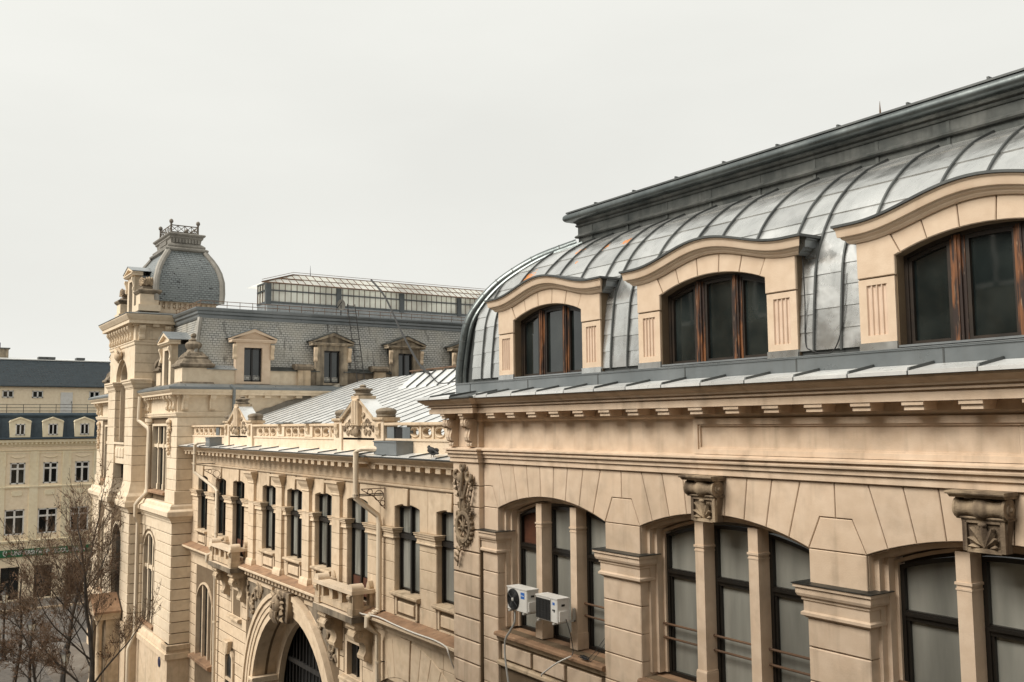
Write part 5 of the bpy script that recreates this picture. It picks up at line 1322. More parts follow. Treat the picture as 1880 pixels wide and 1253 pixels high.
for x0, x1 in ((-47.05, TX1), (TX0, -49.4)):     # flared feet, capitals
    P = [(x0, 10.3), (x0, 9.5), (x1, 9.5), (x1, 10.3)]
    MB().sweep([(-.1, -2.5), (.0, -2.5), (.04, -2.7), (.12, -3.0), (.22, -3.15), (.24, -3.35), (-.1, -3.35)], P).build('pilaster_foot', 'stone_side', tw1)
    MB().sweep([(-.1, -3.35), (.28, -3.35), (.30, -3.40), (.30, -3.62), (.2, -3.66), (.12, -3.75), (.08, -3.9), (-.1, -3.9)], P).build('pilaster_ledge', 'stone_side', tw1)
    MB().sweep([(-.1, 1.85), (.03, 1.85), (.06, 1.95), (.14, 2.05), (.14, 2.12), (.18, 2.15), (.18, 2.22), (-.1, 2.26)], P).build('pilaster_capital', 'stone_side', tw1)
    for z1, z0 in zip(JL, JL[1:]): cblock(x0, x1, 9.47, 10.3, z0, z1, par=tw1)
    cblock(x0-.12, x1+.12, 9.35, 10.3, -9.4, -8.85, par=tw1, mat='stone_grimy', g=0); cblock(x0-.05, x1+.05, 9.42, 10.3, -EZ, -9.4, par=tw1, mat='stone_mid', g=0)
for z in (3.43, 2.98, 2.55):   # joints on the upper shaft side
    MB(SIDE(TX1-.02)).box(9.54, 12.5, -.001, .003, z-.008, z+.008).build('joint_line', 'joint', tw1)
MB(FTW).psz([(-49.25, -.75), (-47.1, -.75), (-47.1, 2.6), (-47.5, 3.05), (-48.18, 3.22), (-48.85, 3.05), (-49.25, 2.6)], -.62, -.60).build('pane', 'glass_black', tw1)
m_ = MB(FTW); ring(m_, -48.18, 1.27, 2.55, .74, -.75, .16, -.75, -.2); m_.build('arch_jamb', 'stone_side', tw1)
for x in (-48.65, -47.7):
    m_ = MB(FTW); m_.box(x-.08, x+.08, -.58, -.42, -.5, 2.8); m_.box(x-.12, x+.12, -.59, -.38, -.75, -.45); m_.box(x-.12, x+.12, -.59, -.38, 1.9, 2.1); m_.build('stone_mullion', 'stone_side', tw1)
m_ = MB(FTW); m_.box(-49.4, -47.05, -.8, -.05, -1.75, -.72); m_.box(-49.4, -47.05, -.8, .05, -.82, -.72); pnl = m_.build('apron', 'stone_side', tw1)
for x in (-48.9, -48.25, -47.6):
    MB(FTW).psz([(x-.25, -1.45), (x+.25, -1.45), (x+.25, -1.0), (x-.25, -1.0)], -.06, .02, .03).build('apron_panel', 'stone_side', pnl)
MB(FTW).box(-49.4, -47.1, -.55, -.52, -3.3, -1.75).build('pane', 'glass_black', tw1)
MB(FTW).box(-48.33, -48.17, -.52, -.38, -3.3, -1.75).build('stone_mullion', 'stone_side', tw1)
MB(FTW).psz([(-49.3, -8.6), (-47.2, -8.6), (-47.2, -5.2), (-48.25, -4.6), (-49.3, -5.2)], -.2, -.18).build('pane', 'glass_black', tw1)
m_ = MB(FTW); ring(m_, -48.25, 1.149, -5.4, .9, -8.6, .12, -.2, .02); m_.build('arch_jamb', 'stone_side', tw1)
# mask over the arch, horned
m_ = MB(FTW); m_.ball((-48.18, .18, 3.5), .26, .2, .3, 10, 6); mk = m_.build('mask', 'stone_mid', tw1, smooth=True)
for sg in (-1, 1):
    m_ = MB(FTW); m_.tube([(-48.18+sg*.15, .2, 3.6), (-48.18+sg*.4, .24, 3.78), (-48.18+sg*.55, .18, 3.6), (-48.18+sg*.5, .14, 3.42)], [.1, .1, .07, .03], 6); m_.build('horn', 'stone_mid', mk, smooth=True)
m_ = MB(FTW); m_.tube([(-48.18, .2, 3.35), (-48.18, .16, 3.1)], [.14, .03], 6); m_.build('beard', 'stone_mid', mk, smooth=True)
TP = [(TX0+.1, 14.9), (TX0+.1, 9.53), (TX1-.02, 9.53), (TX1-.02, 14.9)]
MB().sweep([(-.1, 3.82), (.02, 3.82), (.04, 3.86), (.04, 3.95), (.07, 3.98), (.07, 4.03), (-.1, 4.03)], TP).build('architrave', 'stone_side', tw1)
tcor = MB().sweep([(-.1, 4.72), (.1, 4.72), (.10, 4.80), (.34, 4.80), (.36, 4.81), (.36, 4.95), (.39, 4.97), (.50, 5.14), (.52, 5.18), (.52, 5.22), (-.1, 5.22)], TP).build('tower_cornice', 'stone_side', dw)
MB().sweep([(-.1, 5.222), (.54, 5.222), (.55, 5.25), (.50, 5.27), (-.3, 5.42)], TP).build('eaves_sheet', 'zinc_blue', tcor)
for i in range(9): dbrk(FTW, TX0+.45+i*.585, 4.72, .7, .26, .26, tcor)
for i in range(22): MB(FTW).box(TX0+.2+i*.25, TX0+.32+i*.25, .09, .22, 4.725, 4.799).build('dentil', 'stone_side', tcor)
for s in (9.8, 10.95): dbrk(SIDE(TX1-.02), s, 4.72, .7, .26, .26, tcor)
for s in (10.4, 11.5, 12.05): MB(SIDE(TX1-.02)).box(s-.14, s+.14, .09, .25, 4.68, 4.799).build('dentil', 'stone_side', tcor)
MB(SIDE(TX1-.02)).box(10.15, 10.65, 0, .03, 4.1, 4.5).build('frieze_panel', 'stone_side', tcor)
# ---- dome
DCX, DCY, DEX = -47.9, 12.02, .7
DP = [(1.56, 6.0), (1.59, 6.5), (1.57, 7.05), (1.47, 7.5), (1.35, 7.8), (1.19, 8.1), (1.02, 8.36), (.90, 8.56)]
LX = lambda h: DEX+1.0*(h-.9)/.66
sq = lambda h, z, b=.0: [(DCX-h-LX(h), DCY-h, z), (DCX+h+DEX, DCY-h, z), (DCX+h+DEX, DCY+h, z), (DCX-h-LX(h), DCY+h, z)]
dome = MB().loft([sq(h, z) for h, z in DP]).build('dome', 'slate_dome', dw, smooth=True, auto=50)
for sx, sy in ((-1, -1), (1, -1), (1, 1), (-1, 1)):     # rounded lead hips
    MB().tube([(DCX+sx*(h+(DEX if sx > 0 else LX(h))-.02), DCY+sy*(h-.02), z) for h, z in DP], .15, 8).build('hip_roll', 'hip_lead', dome, smooth=True)
def sqs(prof, nm, mat, par): return MB().sweep(prof, [(DCX-.45-DEX, DCY+.47), (DCX-.45-DEX, DCY-.47), (DCX+.45+DEX, DCY-.47), (DCX+.45+DEX, DCY+.47)], closed=True).build(nm, mat, par)
dt = sqs([(-.5, 8.55), (.42, 8.55), (.55, 8.62), (.56, 8.70), (.50, 8.74), (.42, 8.78), (.44, 8.86), (.38, 8.92), (.28, 9.0), (-.5, 9.0)], 'dome_crown', 'hip_lead', dw)
sqs([(-.5, 9.0), (.24, 9.0), (.27, 9.2), (.34, 9.27), (.34, 9.33), (.42, 9.40), (.44, 9.46), (.40, 9.50), (-.5, 9.55)], 'platform', 'hip_lead', dt)
for k in range(9):
    for fr, b in ((SIDE(DCX+.45+DEX), DCY), (FRONT(DCY-.47), DCX)):
        s = b-.6+.15*k; MB(fr).box(s-.05, s+.05, .24, .31, 9.03, 9.26).build('dentil', 'hip_lead', dt)
rl = MB()
h = .65; hx = .65+DEX*.6
rl.tube([(DCX-hx, DCY-h, 9.95), (DCX+hx, DCY-h, 9.95), (DCX+hx, DCY+h, 9.95), (DCX-hx, DCY+h, 9.95), (DCX-hx, DCY-h, 9.95)], .028, 5)
rl.tube([(DCX-hx, DCY-h, 9.62), (DCX+hx, DCY-h, 9.62), (DCX+hx, DCY+h, 9.62), (DCX-hx, DCY+h, 9.62), (DCX-hx, DCY-h, 9.62)], .025, 5)
crest_ = rl.build('roof_cresting', 'iron_brown', dw)
for sx, sy in ((-1, -1), (1, -1), (1, 1), (-1, 1)):
    m_ = MB(); m_.lathe(DCX+sx*hx, DCY+sy*h, [(.05, 9.5), (.045, 9.98), (.06, 10.0), (.04, 10.03), (.09, 10.07), (.105, 10.13), (.09, 10.2), (.03, 10.25)], 8); m_.build('ball_finial', 'iron_brown', crest_, smooth=True)
for ax in range(4):
    for k in range(4):
        h_ = hx if ax % 2 == 0 else h; a, b = -h_+2*h_*k/4, -h_+2*h_*(k+1)/4
        f = [lambda s, z: (DCX+s, DCY-h, z), lambda s, z: (DCX+hx, DCY+s, z), lambda s, z: (DCX+s, DCY+h, z), lambda s, z: (DCX-hx, DCY+s, z)][ax]
        m_ = MB(); m_.tube([f(a, 9.64), f(b, 9.93)], .016, 4); m_.tube([f(a, 9.93), f(b, 9.64)], .016, 4)
        if k: m_.tube([f(a, 9.5), f(a, 9.97)], .016, 4)
        m_.build('lattice', 'iron_brown', crest_)
# corner pedestals with shells, balustrades, dome dormers
def pedestal(x, y):
    m_ = MB(); m_.box(x-.5, x+.5, y-.5, y+.5, 5.45, 5.75); m_.box(x-.42, x+.42, y-.42, y+.42, 5.75, 6.25); p_ = m_.build('shell_pedestal', 'stone_side', dw)
    MB().sweep([(-.3, 6.25), (.0, 6.25), (.06, 6.3), (.12, 6.38), (.12, 6.44), (.02, 6.5), (-.3, 6.55)], [(x-.42, y+.42), (x-.42, y-.42), (x+.42, y-.42), (x+.42, y+.42)], closed=True).build('pedestal_cap', 'stone_sooty', p_)
    MB().box(x-.3, x+.3, y-.3, y+.3, 6.5, 6.62).build('shell_base', 'stone_sooty', p_)
    for fr, s in ((SIDE(x+.2), y), (FRONT(y-.2), x)):
        for k in range(9):
            a = R(10+160*k/8); m_ = MB(fr); m_.tube([(s+.08*math.cos(a), .04, 6.68+.06*math.sin(a)), (s+.3*math.cos(a), .10, 6.7+.32*math.sin(a)), (s+.38*math.cos(a), .06, 6.7+.40*math.sin(a))], [.03, .06, .03], 6); m_.build('shell_rib', 'stone_carved', p_, smooth=True)
    MB().box(x-.18, x+.18, y-.18, y+.18, 6.6, 6.95).build('shell_core', 'stone_carved', p_)
pedestal(TX1-.6, 10.15); pedestal(TX0+.7, 10.15)
m_ = MB(SIDE(TX1-.5)); m_.box(10.6, 13.4, -.25, 0, 5.42, 5.62); m_.box(10.6, 13.4, -.28, .04, 5.95, 6.05); m_.box(10.6, 13.4, -.15, -.1, 5.62, 5.95); db = m_.build('balustrade', 'stone_pale', dw)
for k in range(11):
    m_ = MB(SIDE(TX1-.5)); s = 10.75+.25*k; m_.box(s-.06, s+.06, -.1, -.02, 5.62, 5.95); m_.ball((s+.125, -.06, 5.79), .06, .05, .08, 6, 4); m_.build('baluster', 'stone_pale', db)
def aedicule(fr, c, z0, w, h, gh, depth, par, mat='stone_side', roofmat='zinc_lower', dark='glass_black', nm='dormer', bmat=None, sash=True):
    """gabled dormer: front wall with opening, scroll brackets, pediment, roof running back"""
    m_ = MB(fr); wall(m_, c-w, c+w, z0, z0+h, -.3, 0, [(c-w*.52, c+w*.52, z0+.1, z0+h-.25, 0)]); d = m_.build(nm, mat, par)
    m_ = MB(fr); m_.box(c-w+.02, c+w-.02, -depth, -.301, z0, z0+h); m_.build('cheek', roofmat, d)
    m_ = MB(fr); zt = z0+h
    m_.poz([(-.35, zt-.02), (.10, zt-.02), (.14, zt+.03), (.18, zt+.05), (.18, zt+.1), (-.35, zt+.1)], c-w-.22, c+w+.22); m_.build('entablature', mat, d)
    m_ = MB(fr); m_.psz([(c-w-.1, zt+.1), (c+w+.1, zt+.1), (c, zt+gh-.05)], -.3, .02); m_.build('tympanum', mat, d)
    for sg in (-1, 1):
        m_ = MB(fr); m_.psz([(c+sg*(w+.25), zt+.1), (c+sg*(w+.25), zt+.17), (c, zt+gh+.06), (c, zt+gh-.08)], -.35, .16); m_.build('raking_moulding', mat, d)
        m_ = MB(fr); m_.psz([(c+sg*(w+.29), zt+.172), (c+sg*(w+.29), zt+.2), (c, zt+gh+.10), (c, zt+gh+.062)], -depth, .19); m_.build('gable_roof', roofmat, d)
        m_ = MB(fr); x = c+sg*(w+.06); m_.poz([(0, zt-.12), (.14, zt-.12), (.16, zt-.22), (.10, zt-.36), (.06, zt-.55), (.10, zt-.68), (.08, zt-.75), (0, zt-.78)], x-.08, x+.08); m_.build('scroll', bmat or mat, d)
    MB(fr).box(c-w*.52, c+w*.52, -.25, -.23, z0+.1, z0+h-.25).build('pane', dark, d)
    if sash:
        m_ = MB(fr); a, b, y0, y1 = c-w*.52, c+w*.52, z0+.1, z0+h-.25
        for q in ((a, a+.06, y0, y1), (b-.06, b, y0, y1), (a, b, y0, y0+.08), (a, b, y1-.07, y1), (c-.04, c+.04, y0, y1)): m_.box(q[0], q[1], -.23, -.16, q[2], q[3])
        m_.build('sash', 'wood_black', d)
    return d
aedicule(FRONT(9.85), -48.2, 5.3, .75, 2.1, .42, 1.6, dw, nm='dome_dormer')
# ---- near pavilion roof: parapet, mansard slates, dormers, finials
MAN = [(-40.45, 10.75, 1.9), (-40.72, 11.0, 3.0), (-40.95, 11.2, 4.1), (-41.08, 11.3, 4.75)]
m_ = MB()
m_.loft([[(-46.2, y, z), (x, y, z), (x, 30, z)] for x, y, z in MAN], closed=False); man = m_.build('mansard', 'slate', dw)
MB().tube([(x+.02, y-.02, z) for x, y, z in MAN], .11, 6).build('hip_roll', 'hip_lead', man)
MP_ = [(-46.2, 11.25), (-41.1, 11.25), (-41.1, 30)]
mtop = MB().sweep([(-.4, 4.72), (.0, 4.72), (.03, 4.79), (.03, 4.89), (.10, 4.94), (.10, 5.04), (.16, 5.08), (.2, 5.16), (.2, 5.21), (-.4, 5.25)], MP_).build('mansard_cornice', 'zinc_blue', dw)
m_ = MB(); m_.box(-56.5, -41.4, 11.6, 30, 5.0, 5.245); m_.build('roof_terrace', 'tin', dw)
rl = MB()
for z in (5.38, 5.54): rl.tube([(-45.5, 11.35, z), (-41.25, 11.35, z), (-41.25, 30, z)], .014, 4)
rr_ = rl.build('roof_railing', 'rusty_iron', dw)
for k in range(32): MB().tube([(-41.25, 11.35+.58*k, 5.2), (-41.25, 11.35+.58*k, 5.56)], .013, 4).build('rail_post', 'rusty_iron', rr_)
for k in range(7): MB().tube([(-41.9-.58*k, 11.35, 5.2), (-41.9-.58*k, 11.35, 5.56)], .013, 4).build('rail_post', 'rusty_iron', rr_)
# parapet behind the gutter
m_ = MB(SIDE(-40.35)); m_.box(11.4, 15.6, -.3, 0, 1.7, 1.84); m_.box(11.4, 12.7, -.3, 0, 1.84, 2.45); m_.box(14.2, 15.6, -.3, 0, 1.84, 2.45); pp = m_.build('roof_parapet', 'stone_side', dw)
m_ = MB(SIDE(-40.35)); m_.box(15.6, 16.55, -.3, -.005, 1.7, 2.45); m_.box(17.7, 20.2, -.3, -.005, 1.7, 2.45); m_.box(21.4, 30, -.3, -.005, 1.7, 2.45); m_.build('sooty_parapet', 'stone_sooty', pp)
for a, b in ((11.4, 12.7), (14.2, 16.55), (17.7, 20.2), (21.4, 24)):
    MB(SIDE(-40.35)).loft([[(a, .08, 2.45), (b, .08, 2.45), (b, -.6, 2.75), (a, -.6, 2.75)], [(a, .08, 2.48), (b, .08, 2.48), (b, -.6, 2.80), (a, -.6, 2.80)]]).build('parapet_sheet', 'zinc_lower' if a < 14.3 and a < 12 else 'zinc_dark', pp)
for s in (15.75, 19.55, 22.9):
    m_ = MB(SIDE(-40.3)); m_.box(s-.3, s+.3, -.3, .12, 1.75, 2.5); q_ = m_.build('parapet_block', 'stone_grimy', pp)
    MB(SIDE(-40.3)).poz([(-.4, 2.5), (.14, 2.5), (.2, 2.56), (.2, 2.66), (.08, 2.78), (-.4, 2.78)], s-.42, s+.42).build('block_cap', 'stone_sooty', q_)
for i, s in enumerate((13.42, 17.15, 20.98, 24.5)):
    aedicule(SIDE(-40.3), s, 1.85, .78, 1.85, .52, 1.0, dw, mat='stone_dormer' if i == 0 else 'stone_sooty2', roofmat='zinc_blue' if i == 0 else 'zinc_dark', dark='glass_dark', bmat='stone_mid')
aedicule(FRONT(10.35), -42.9, 1.75, .75, 1.9, .5, 1.0, dw, mat='stone_side')
aedicule(FRONT(10.35), -53.8, 1.75, .75, 1.9, .5, 1.0, dw, mat='stone_side')
def finial(x, y, w=.62):
    m_ = MB(); m_.box(x-w, x+w, y-w, y+w, 1.85, 2.5); p_ = m_.build('corner_finial', 'stone_side', dw)
    MB().sweep([(-.3, 1.75), (.08, 1.75), (.1, 1.82), (.06, 1.9), (-.3, 1.92)], [(x-w, y+w), (x-w, y-w), (x+w, y-w), (x+w, y+w)], closed=True).build('finial_base', 'stone_sooty', p_)
    MB().sweep([(-.5, 2.5), (.02, 2.5), (.12, 2.58), (.12, 2.66), (.02, 2.72), (-.05, 2.85), (-.12, 2.9), (-.10, 2.98), (-.2, 3.05), (-.5, 3.1)], [(x-w, y+w), (x-w, y-w), (x+w, y-w), (x+w, y+w)], closed=True).build('finial_step', 'stone_sooty', p_)
    m_ = MB(); m_.lathe(x, y, [(.45, 3.05), (.42, 3.15), (.3, 3.22), (.26, 3.32), (.34, 3.42), (.36, 3.55), (.3, 3.62), (.2, 3.68), (.22, 3.74), (.12, 3.8), (.1, 3.84), (.14, 3.9), (.13, 3.98), (.04, 4.04)], 10); m_.build('finial_urn', 'stone_sooty', p_, smooth=True, auto=35)
    for k in range(4):
        a = PI/4+k*PI/2; m_ = MB(); m_.tube([(x+.62*math.cos(a), y+.62*math.sin(a), 2.75), (x+.5*math.cos(a), y+.5*math.sin(a), 3.0), (x+.34*math.cos(a), y+.34*math.sin(a), 3.2)], [.1, .13, .06], 6); m_.build('finial_scroll', 'stone_sooty', p_, smooth=True)
finial(-40.95, 11.0); finial(-44.75, 10.85, .4); finial(-52.0, 10.85, .4); finial(-56.6, 10.95, .55)
# gutter pipes
dpm = MB(); dpm.tube([(-44.9, 9.98, 1.75), (-44.9, 9.9, 1.4), (-44.9, 9.9, .45), (-44.2, 9.95, -.1)] if False else [(-45.1, 9.75, 1.4), (-45.1, 9.72, .3), (-44.35, 9.98, -.05), (-44.3, 10.0, -.2), (-44.3, 10.0, -2.9), (-44.6, 9.7, -3.3), (-44.75, 9.6, -3.5), (-44.75, 9.6, -4.0), (-44.9, 9.75, -4.3), (-44.9, 9.75, -9.2), (-45.0, 9.5, -9.9), (-45.0, 9.5, -EZ)], .095, 8); dpm.build('downpipe', 'pipe_grey', dw, smooth=True, auto=35)
MB().tube([(-39.55, 12.2, 1.75), (-39.5, 12.35, 1.6), (-39.85, 12.45, 1.1), (-39.92, 12.45, -.5)], .07, 8).build('downpipe', 'zinc_blue', dw, smooth=True)
MB().tube([(-44.85, 11.9, 5.3), (-44.8, 12.1, 5.2), (-44.9, 12.15, 4.4)], .06, 8).build('downpipe', 'zinc_lower', dw, smooth=True)
# ---- glass lantern on the roof
GX, GY0, GY1, GZ0, GZ1 = -44.0, 15.3, 30.0, 5.5, 7.05
lan = thing('glass_lantern', 'long iron and glass roof lantern on top of the domed building', 'skylight', (GX-.75, 22, 5.25))
m_ = MB(); m_.box(GX-1.5, GX, GY0, GY1, 5.2, 6.0); m_.build('lantern_curb', 'zinc_lower', lan)
m_ = MB(SIDE(GX))
for a, b in ((6.0, 6.1), (6.62, 6.68), (GZ1-.06, GZ1+.02)): m_.box(GY0, GY1, -.08, .02, a, b)
fr_ = m_.build('side_frame', 'iron_blue', lan)
for k, s in enumerate((15.35, 19.05, 22.65, 26.2, 29.8)):
    MB(SIDE(GX)).box(s-.13, s+.13, -.12, .05, 5.95, GZ1+.05).build('post', 'iron_blue', lan)
n_ = 48
for i in range(n_):
    a, b = GY0+(GY1-GY0)*i/n_, GY0+(GY1-GY0)*(i+1)/n_
    for z0, z1 in ((6.1, 6.62), (6.68, GZ1-.06)):
        MB(SIDE(GX)).box(a+.02, b-.02, -.05, -.04, z0, z1).build('pane', 'glass_lantern', fr_)
    MB(SIDE(GX)).box(a-.012, a+.012, -.06, -.03, 6.05, GZ1).build('glazing_bar', 'rusty_iron', fr_)
RX, RZ, RY0 = GX-.75, 7.62, 16.9
ox = .42; zo = GZ1-.10
m_ = MB(FRONT(GY0))
for a, b in ((6.0, 6.1), (6.62, 6.68), (GZ1-.06, GZ1+.02)): m_.box(GX-1.5, GX, -.08, .02, a, b)
fe = m_.build('end_frame', 'iron_blue', lan)
for i in range(4):
    a = GX-1.5+1.5*i/4; MB(FRONT(GY0)).box(a+.02, a+1.5/4-.02, -.05, -.04, 6.1, GZ1-.06).build('pane', 'glass_lantern', fe); MB(FRONT(GY0)).box(a-.018, a+.018, -.07, 0, 6.05, GZ1).build('glazing_bar', 'rusty_iron', fe)
n_ = 40
slope = lambda t, y: (GX+ox+(RX-GX-ox)*t, y, zo+(RZ-zo)*t)
rf = MB().loft([[(GX+ox, GY0-ox, zo-.03), (GX+ox, GY1, zo-.03)], [(RX, RY0, RZ-.03), (RX, GY1, RZ-.03)]], closed=False).build('glass_roof', 'glass_lantern', lan)
MB().loft([[(GX+ox, GY0-ox, zo-.03), (GX-1.5-ox, GY0-ox, zo-.03)], [(RX, RY0, RZ-.03), (RX-.01, RY0, RZ-.03)]], closed=False).build('hip_roof', 'glass_lantern', lan)
for i in range(n_+1):
    y = GY0-ox+(GY1-GY0+ox)*i/n_; t = 1 if y > RY0 else (y-GY0+ox)/(RY0-GY0+ox)
    if t > .02: MB().tube([slope(0, y), slope(t, y)], .02, 4).build('roof_bar', 'rusty_iron', rf)
    if i < n_:
        y2 = GY0-ox+(GY1-GY0+ox)*(i+1)/n_
        if y > RY0-.1:
            for t0, t1 in ((.02, .5), (.52, .98)):
                m_ = MB(); m_.loft([[slope(t0, y+.03), slope(t0, y2-.03)], [slope(t1, y+.03), slope(t1, y2-.03)]], closed=False); m_.build('roof_pane', 'glass_lantern', rf)
for t in (.01, .5, 1): 
    ya = GY0-ox+(RY0-GY0+ox)*t; MB().tube([slope(t, ya), slope(t, GY1)], .03, 4).build('purlin', 'rusty_iron', rf)
MB().tube([slope(0, GY0-ox), (RX, RY0, RZ)], .04, 5).build('hip_bar', 'rusty_iron', rf)
rg = MB(); rg.tube([(RX, RY0, RZ+.12), (RX, GY1, RZ+.12)], .012, 4); rg.tube([slope(0, GY0-ox)[:2]+(zo+.12,), (RX, RY0, RZ+.12)], .012, 4); rg.build('ridge_rail', 'rusty_iron', rf)
MB().tube([(RX, RY0+.9, RZ), (RX, RY0+.9, RZ+.55)], [.02, .005], 5).build('lightning_rod', 'iron', rf)
m_ = MB(); m_.loft([[(GX-1.5-ox, GY0-ox, zo-.03), (GX-1.5-ox, GY1, zo-.03)], [(RX, RY0, RZ-.03), (RX, GY1, RZ-.03)]], closed=False); m_.build('rear_glass_roof', 'glass_lantern', lan)
m_ = MB(SIDE(GX-1.5)); m_.box(GY0, GY1, 0, .01, 6.0, GZ1); m_.build('rear_glass_wall', 'glass_lantern', lan)
# ladder, dish, hanging cable
ld = thing('roof_ladder', 'black iron ladder standing against the slate mansard between two dormers', 'ladder', (-39.5, 18.2, 1.7))
A0, A1 = Vector((-39.55, 18.12, 1.65)), Vector((-40.9, 18.1, 5.78))
for dy in (0, .38): MB().tube([tuple(A0+Vector((0, dy, 0))), tuple(A1+Vector((0, dy*1.0+.05, 0)))], .022, 5).build('rail', 'iron', ld)
for k in range(15):
    p = A0.lerp(A1, (k+.7)/15); MB().tube([tuple(p), tuple(p+Vector((0, .39, 0)))], .014, 4).build('rung', 'iron', ld)
sd = thing('satellite_dish', 'small pale satellite dish on the roof edge above the ladder', 'dish', (-41.2, 17.9, 5.4))
m_ = MB(); 
m_.loft([[(-41.1-.12*(r/.42)**2*0+.10*(1-(r/.42)**2)*-1, 17.95+r*.8*math.cos(2*PI*k/16), 5.75+r*math.sin(2*PI*k/16)) for k in range(16)] for r in (.27, .2, .1, .02)], cap=False); m_.build('reflector', 'hip_lead', sd, smooth=True)
MB().tube([(-41.2, 17.95, 5.15), (-41.2, 17.95, 5.75)], .025, 5).build('mast', 'iron', sd); MB().tube([(-41.15, 17.75, 5.6), (-40.75, 17.8, 5.85)], .02, 5).build('feed_arm', 'iron', sd)
cable([(-40.4, 19.15, 6.95), (-38.6, 19.0, 5.9), (-35.6, 18.3, 4.0), (-32.0, 17.2, 2.4), (-30.0, 16.6, 1.85)], .045, 'thick black cable hanging from the glass lantern down to the tin roof', 'cable_black')
cable([(-30.0, 16.6, 1.85), (-26.5, 15.0, 1.35), (-21.0, 12.4, 1.12), (-17.0, 10.4, .95)], .018, 'thin dark cable crossing the tin roof to the curved mansard corner', 'cable_black')
# portico at the tower foot
po = thing('portico', 'small stone entrance porch with gabled hood at the foot of the tower', 'porch', (-47.2, 8.8, -EZ))
for x in (-47.85, -46.55):
    q = MB(); q.lathe(x, 8.55, [(.2, -EZ), (.2, -11.7), (.15, -11.6), (.14, -10.6), (.12, -9.0), (.17, -8.9), (.18, -8.75)], 12); q.build('column', 'stone_grimy', po, smooth=True, auto=30)
    MB().box(x-.17, x+.17, 8.8, 9.4, -EZ, -8.75).build('pier', 'stone_grimy', po)
MB().sweep([(-.15, -8.75), (.05, -8.75), (.08, -8.6), (.15, -8.5), (.17, -8.42), (-.15, -8.4)], [(-48.05, 9.4), (-48.05, 8.4), (-46.35, 8.4), (-46.35, 9.4)]).build('entablature', 'stone_mid', po)
MB(FRONT(8.3)).psz([(-48.15, -8.4), (-46.25, -8.4), (-47.2, -7.8)], -1.1, 0).build('gable', 'stone_mid', po)
for sg in (-1, 1): MB(FRONT(8.24)).psz([(-47.2+sg*1.08, -8.45), (-47.2+sg*1.08, -8.36), (-47.2, -7.68), (-47.2, -7.8)], -1.15, 0).build('hood', 'sill_brown', po)
MB().box(-47.7, -46.7, 9.2, 9.3, -EZ, -9.0).build('door', 'wood_dark', po)
# ================================================================ GROUND
m_ = MB(); m_.box(-700, 700, -700, 700, -EZ-.5, -EZ); struct(m_.build('ground', 'cobbles', None))
m_ = MB(); m_.box(-73.9, -70.6, -20, 60, -EZ+.004, -EZ+.13); struct(m_.build('pavement', 'paving', None))
m_ = MB(); m_.box(-57.8, 1.5, 7.2, 9.9, -EZ+.004, -EZ+.12); struct(m_.build('pavement', 'paving', None))
m_ = MB(); m_.box(-70.599, -70.4, -20, 60, -EZ+.004, -EZ+.14); struct(m_.build('kerb', 'stone_mid', None))

# ================================================================ YELLOW BUILDING ACROSS THE SQUARE
yb = thing('yellow_building', 'pale yellow building with dark blue mansard, white windows and a green shop sign', 'building', (-80, 10, -EZ))
FY = SIDE(-74.0)
Y0, Y1 = -6.5, 24.0
WY = [7.95+2.085*k for k in range(-6, 8)]
m_ = MB(FY)
wall(m_, Y0, Y1, -4.75, -.85, -.4, 0, [(c-.48, c+.48, -3.93, -2.43, 0) for c in WY])
wall(m_, Y0, Y1, -8.35, -4.75, -.4, 0, [(c-.62, c+.62, -7.44, -5.68, 0) for c in [w-.1 for w in WY]])
wall(m_, Y0, Y1, -EZ, -8.35, -.4, 0, [(c-.58, c+.58, -EZ+.2, -9.65, 0) for c in [w-.25 for w in WY]])
m_.box(Y0, Y1, -14, -.41, -EZ, -.7)
yw = m_.build('wall', 'yellow_wall', yb)
MB(FY).poz([(-.2, -1.30), (.05, -1.30), (.08, -1.22), (.12, -1.05), (.30, -1.0), (.32, -.9), (.38, -.82), (-.2, -.82)], Y0, Y1).build('cornice', 'yellow_trim', yb)
k = 0
while Y0+.2+.26*k < Y1:
    s = Y0+.2+.26*k; k += 1
    if 5 < s < 15: MB(FY).box(s-.06, s+.06, .1, .26, -1.14, -1.02).build('dentil', 'yellow_trim', yw)
MB(FY).poz([(0, -1.62), (.06, -1.62), (.08, -1.56), (0, -1.54)], Y0, Y1).build('frieze_moulding', 'yellow_trim', yw)
MB(FY).poz([(0, -4.2), (.08, -4.2), (.1, -4.1), (0, -4.06)], Y0, Y1).build('sill_band', 'yellow_trim', yw)
MB(FY).poz([(0, -8.0), (.1, -8.0), (.14, -7.85), (0, -7.8)], Y0, Y1).build('sill_band', 'yellow_trim', yw)
def yframe(c, w, z0, z1, zt, par, dark='glass_black'):
    m_ = MB(FY); t = .09
    for q in ((c-w, c-w+t, z0, z1), (c+w-t, c+w, z0, z1), (c-w, c+w, z0, z0+t), (c-w, c+w, z1-t, z1), (c-.06, c+.06, z0, z1)): m_.box(q[0], q[1], -.14, -.02, q[2], q[3])
    if zt: m_.box(c-w, c+w, -.14, -.01, zt-.06, zt+.06)
    f_ = m_.build('window', 'white_frame', par)
    for a, b in ((c-w+t, c-.06), (c+.06, c+w-t)):
        for u, v in (((z0+t, zt-.06), (zt+.06, z1-t)) if zt else ((z0+t, z1-t),)):
            MB(FY).box(a, b, -.11, -.10, u, v).build('pane', dark, f_)
    return f_
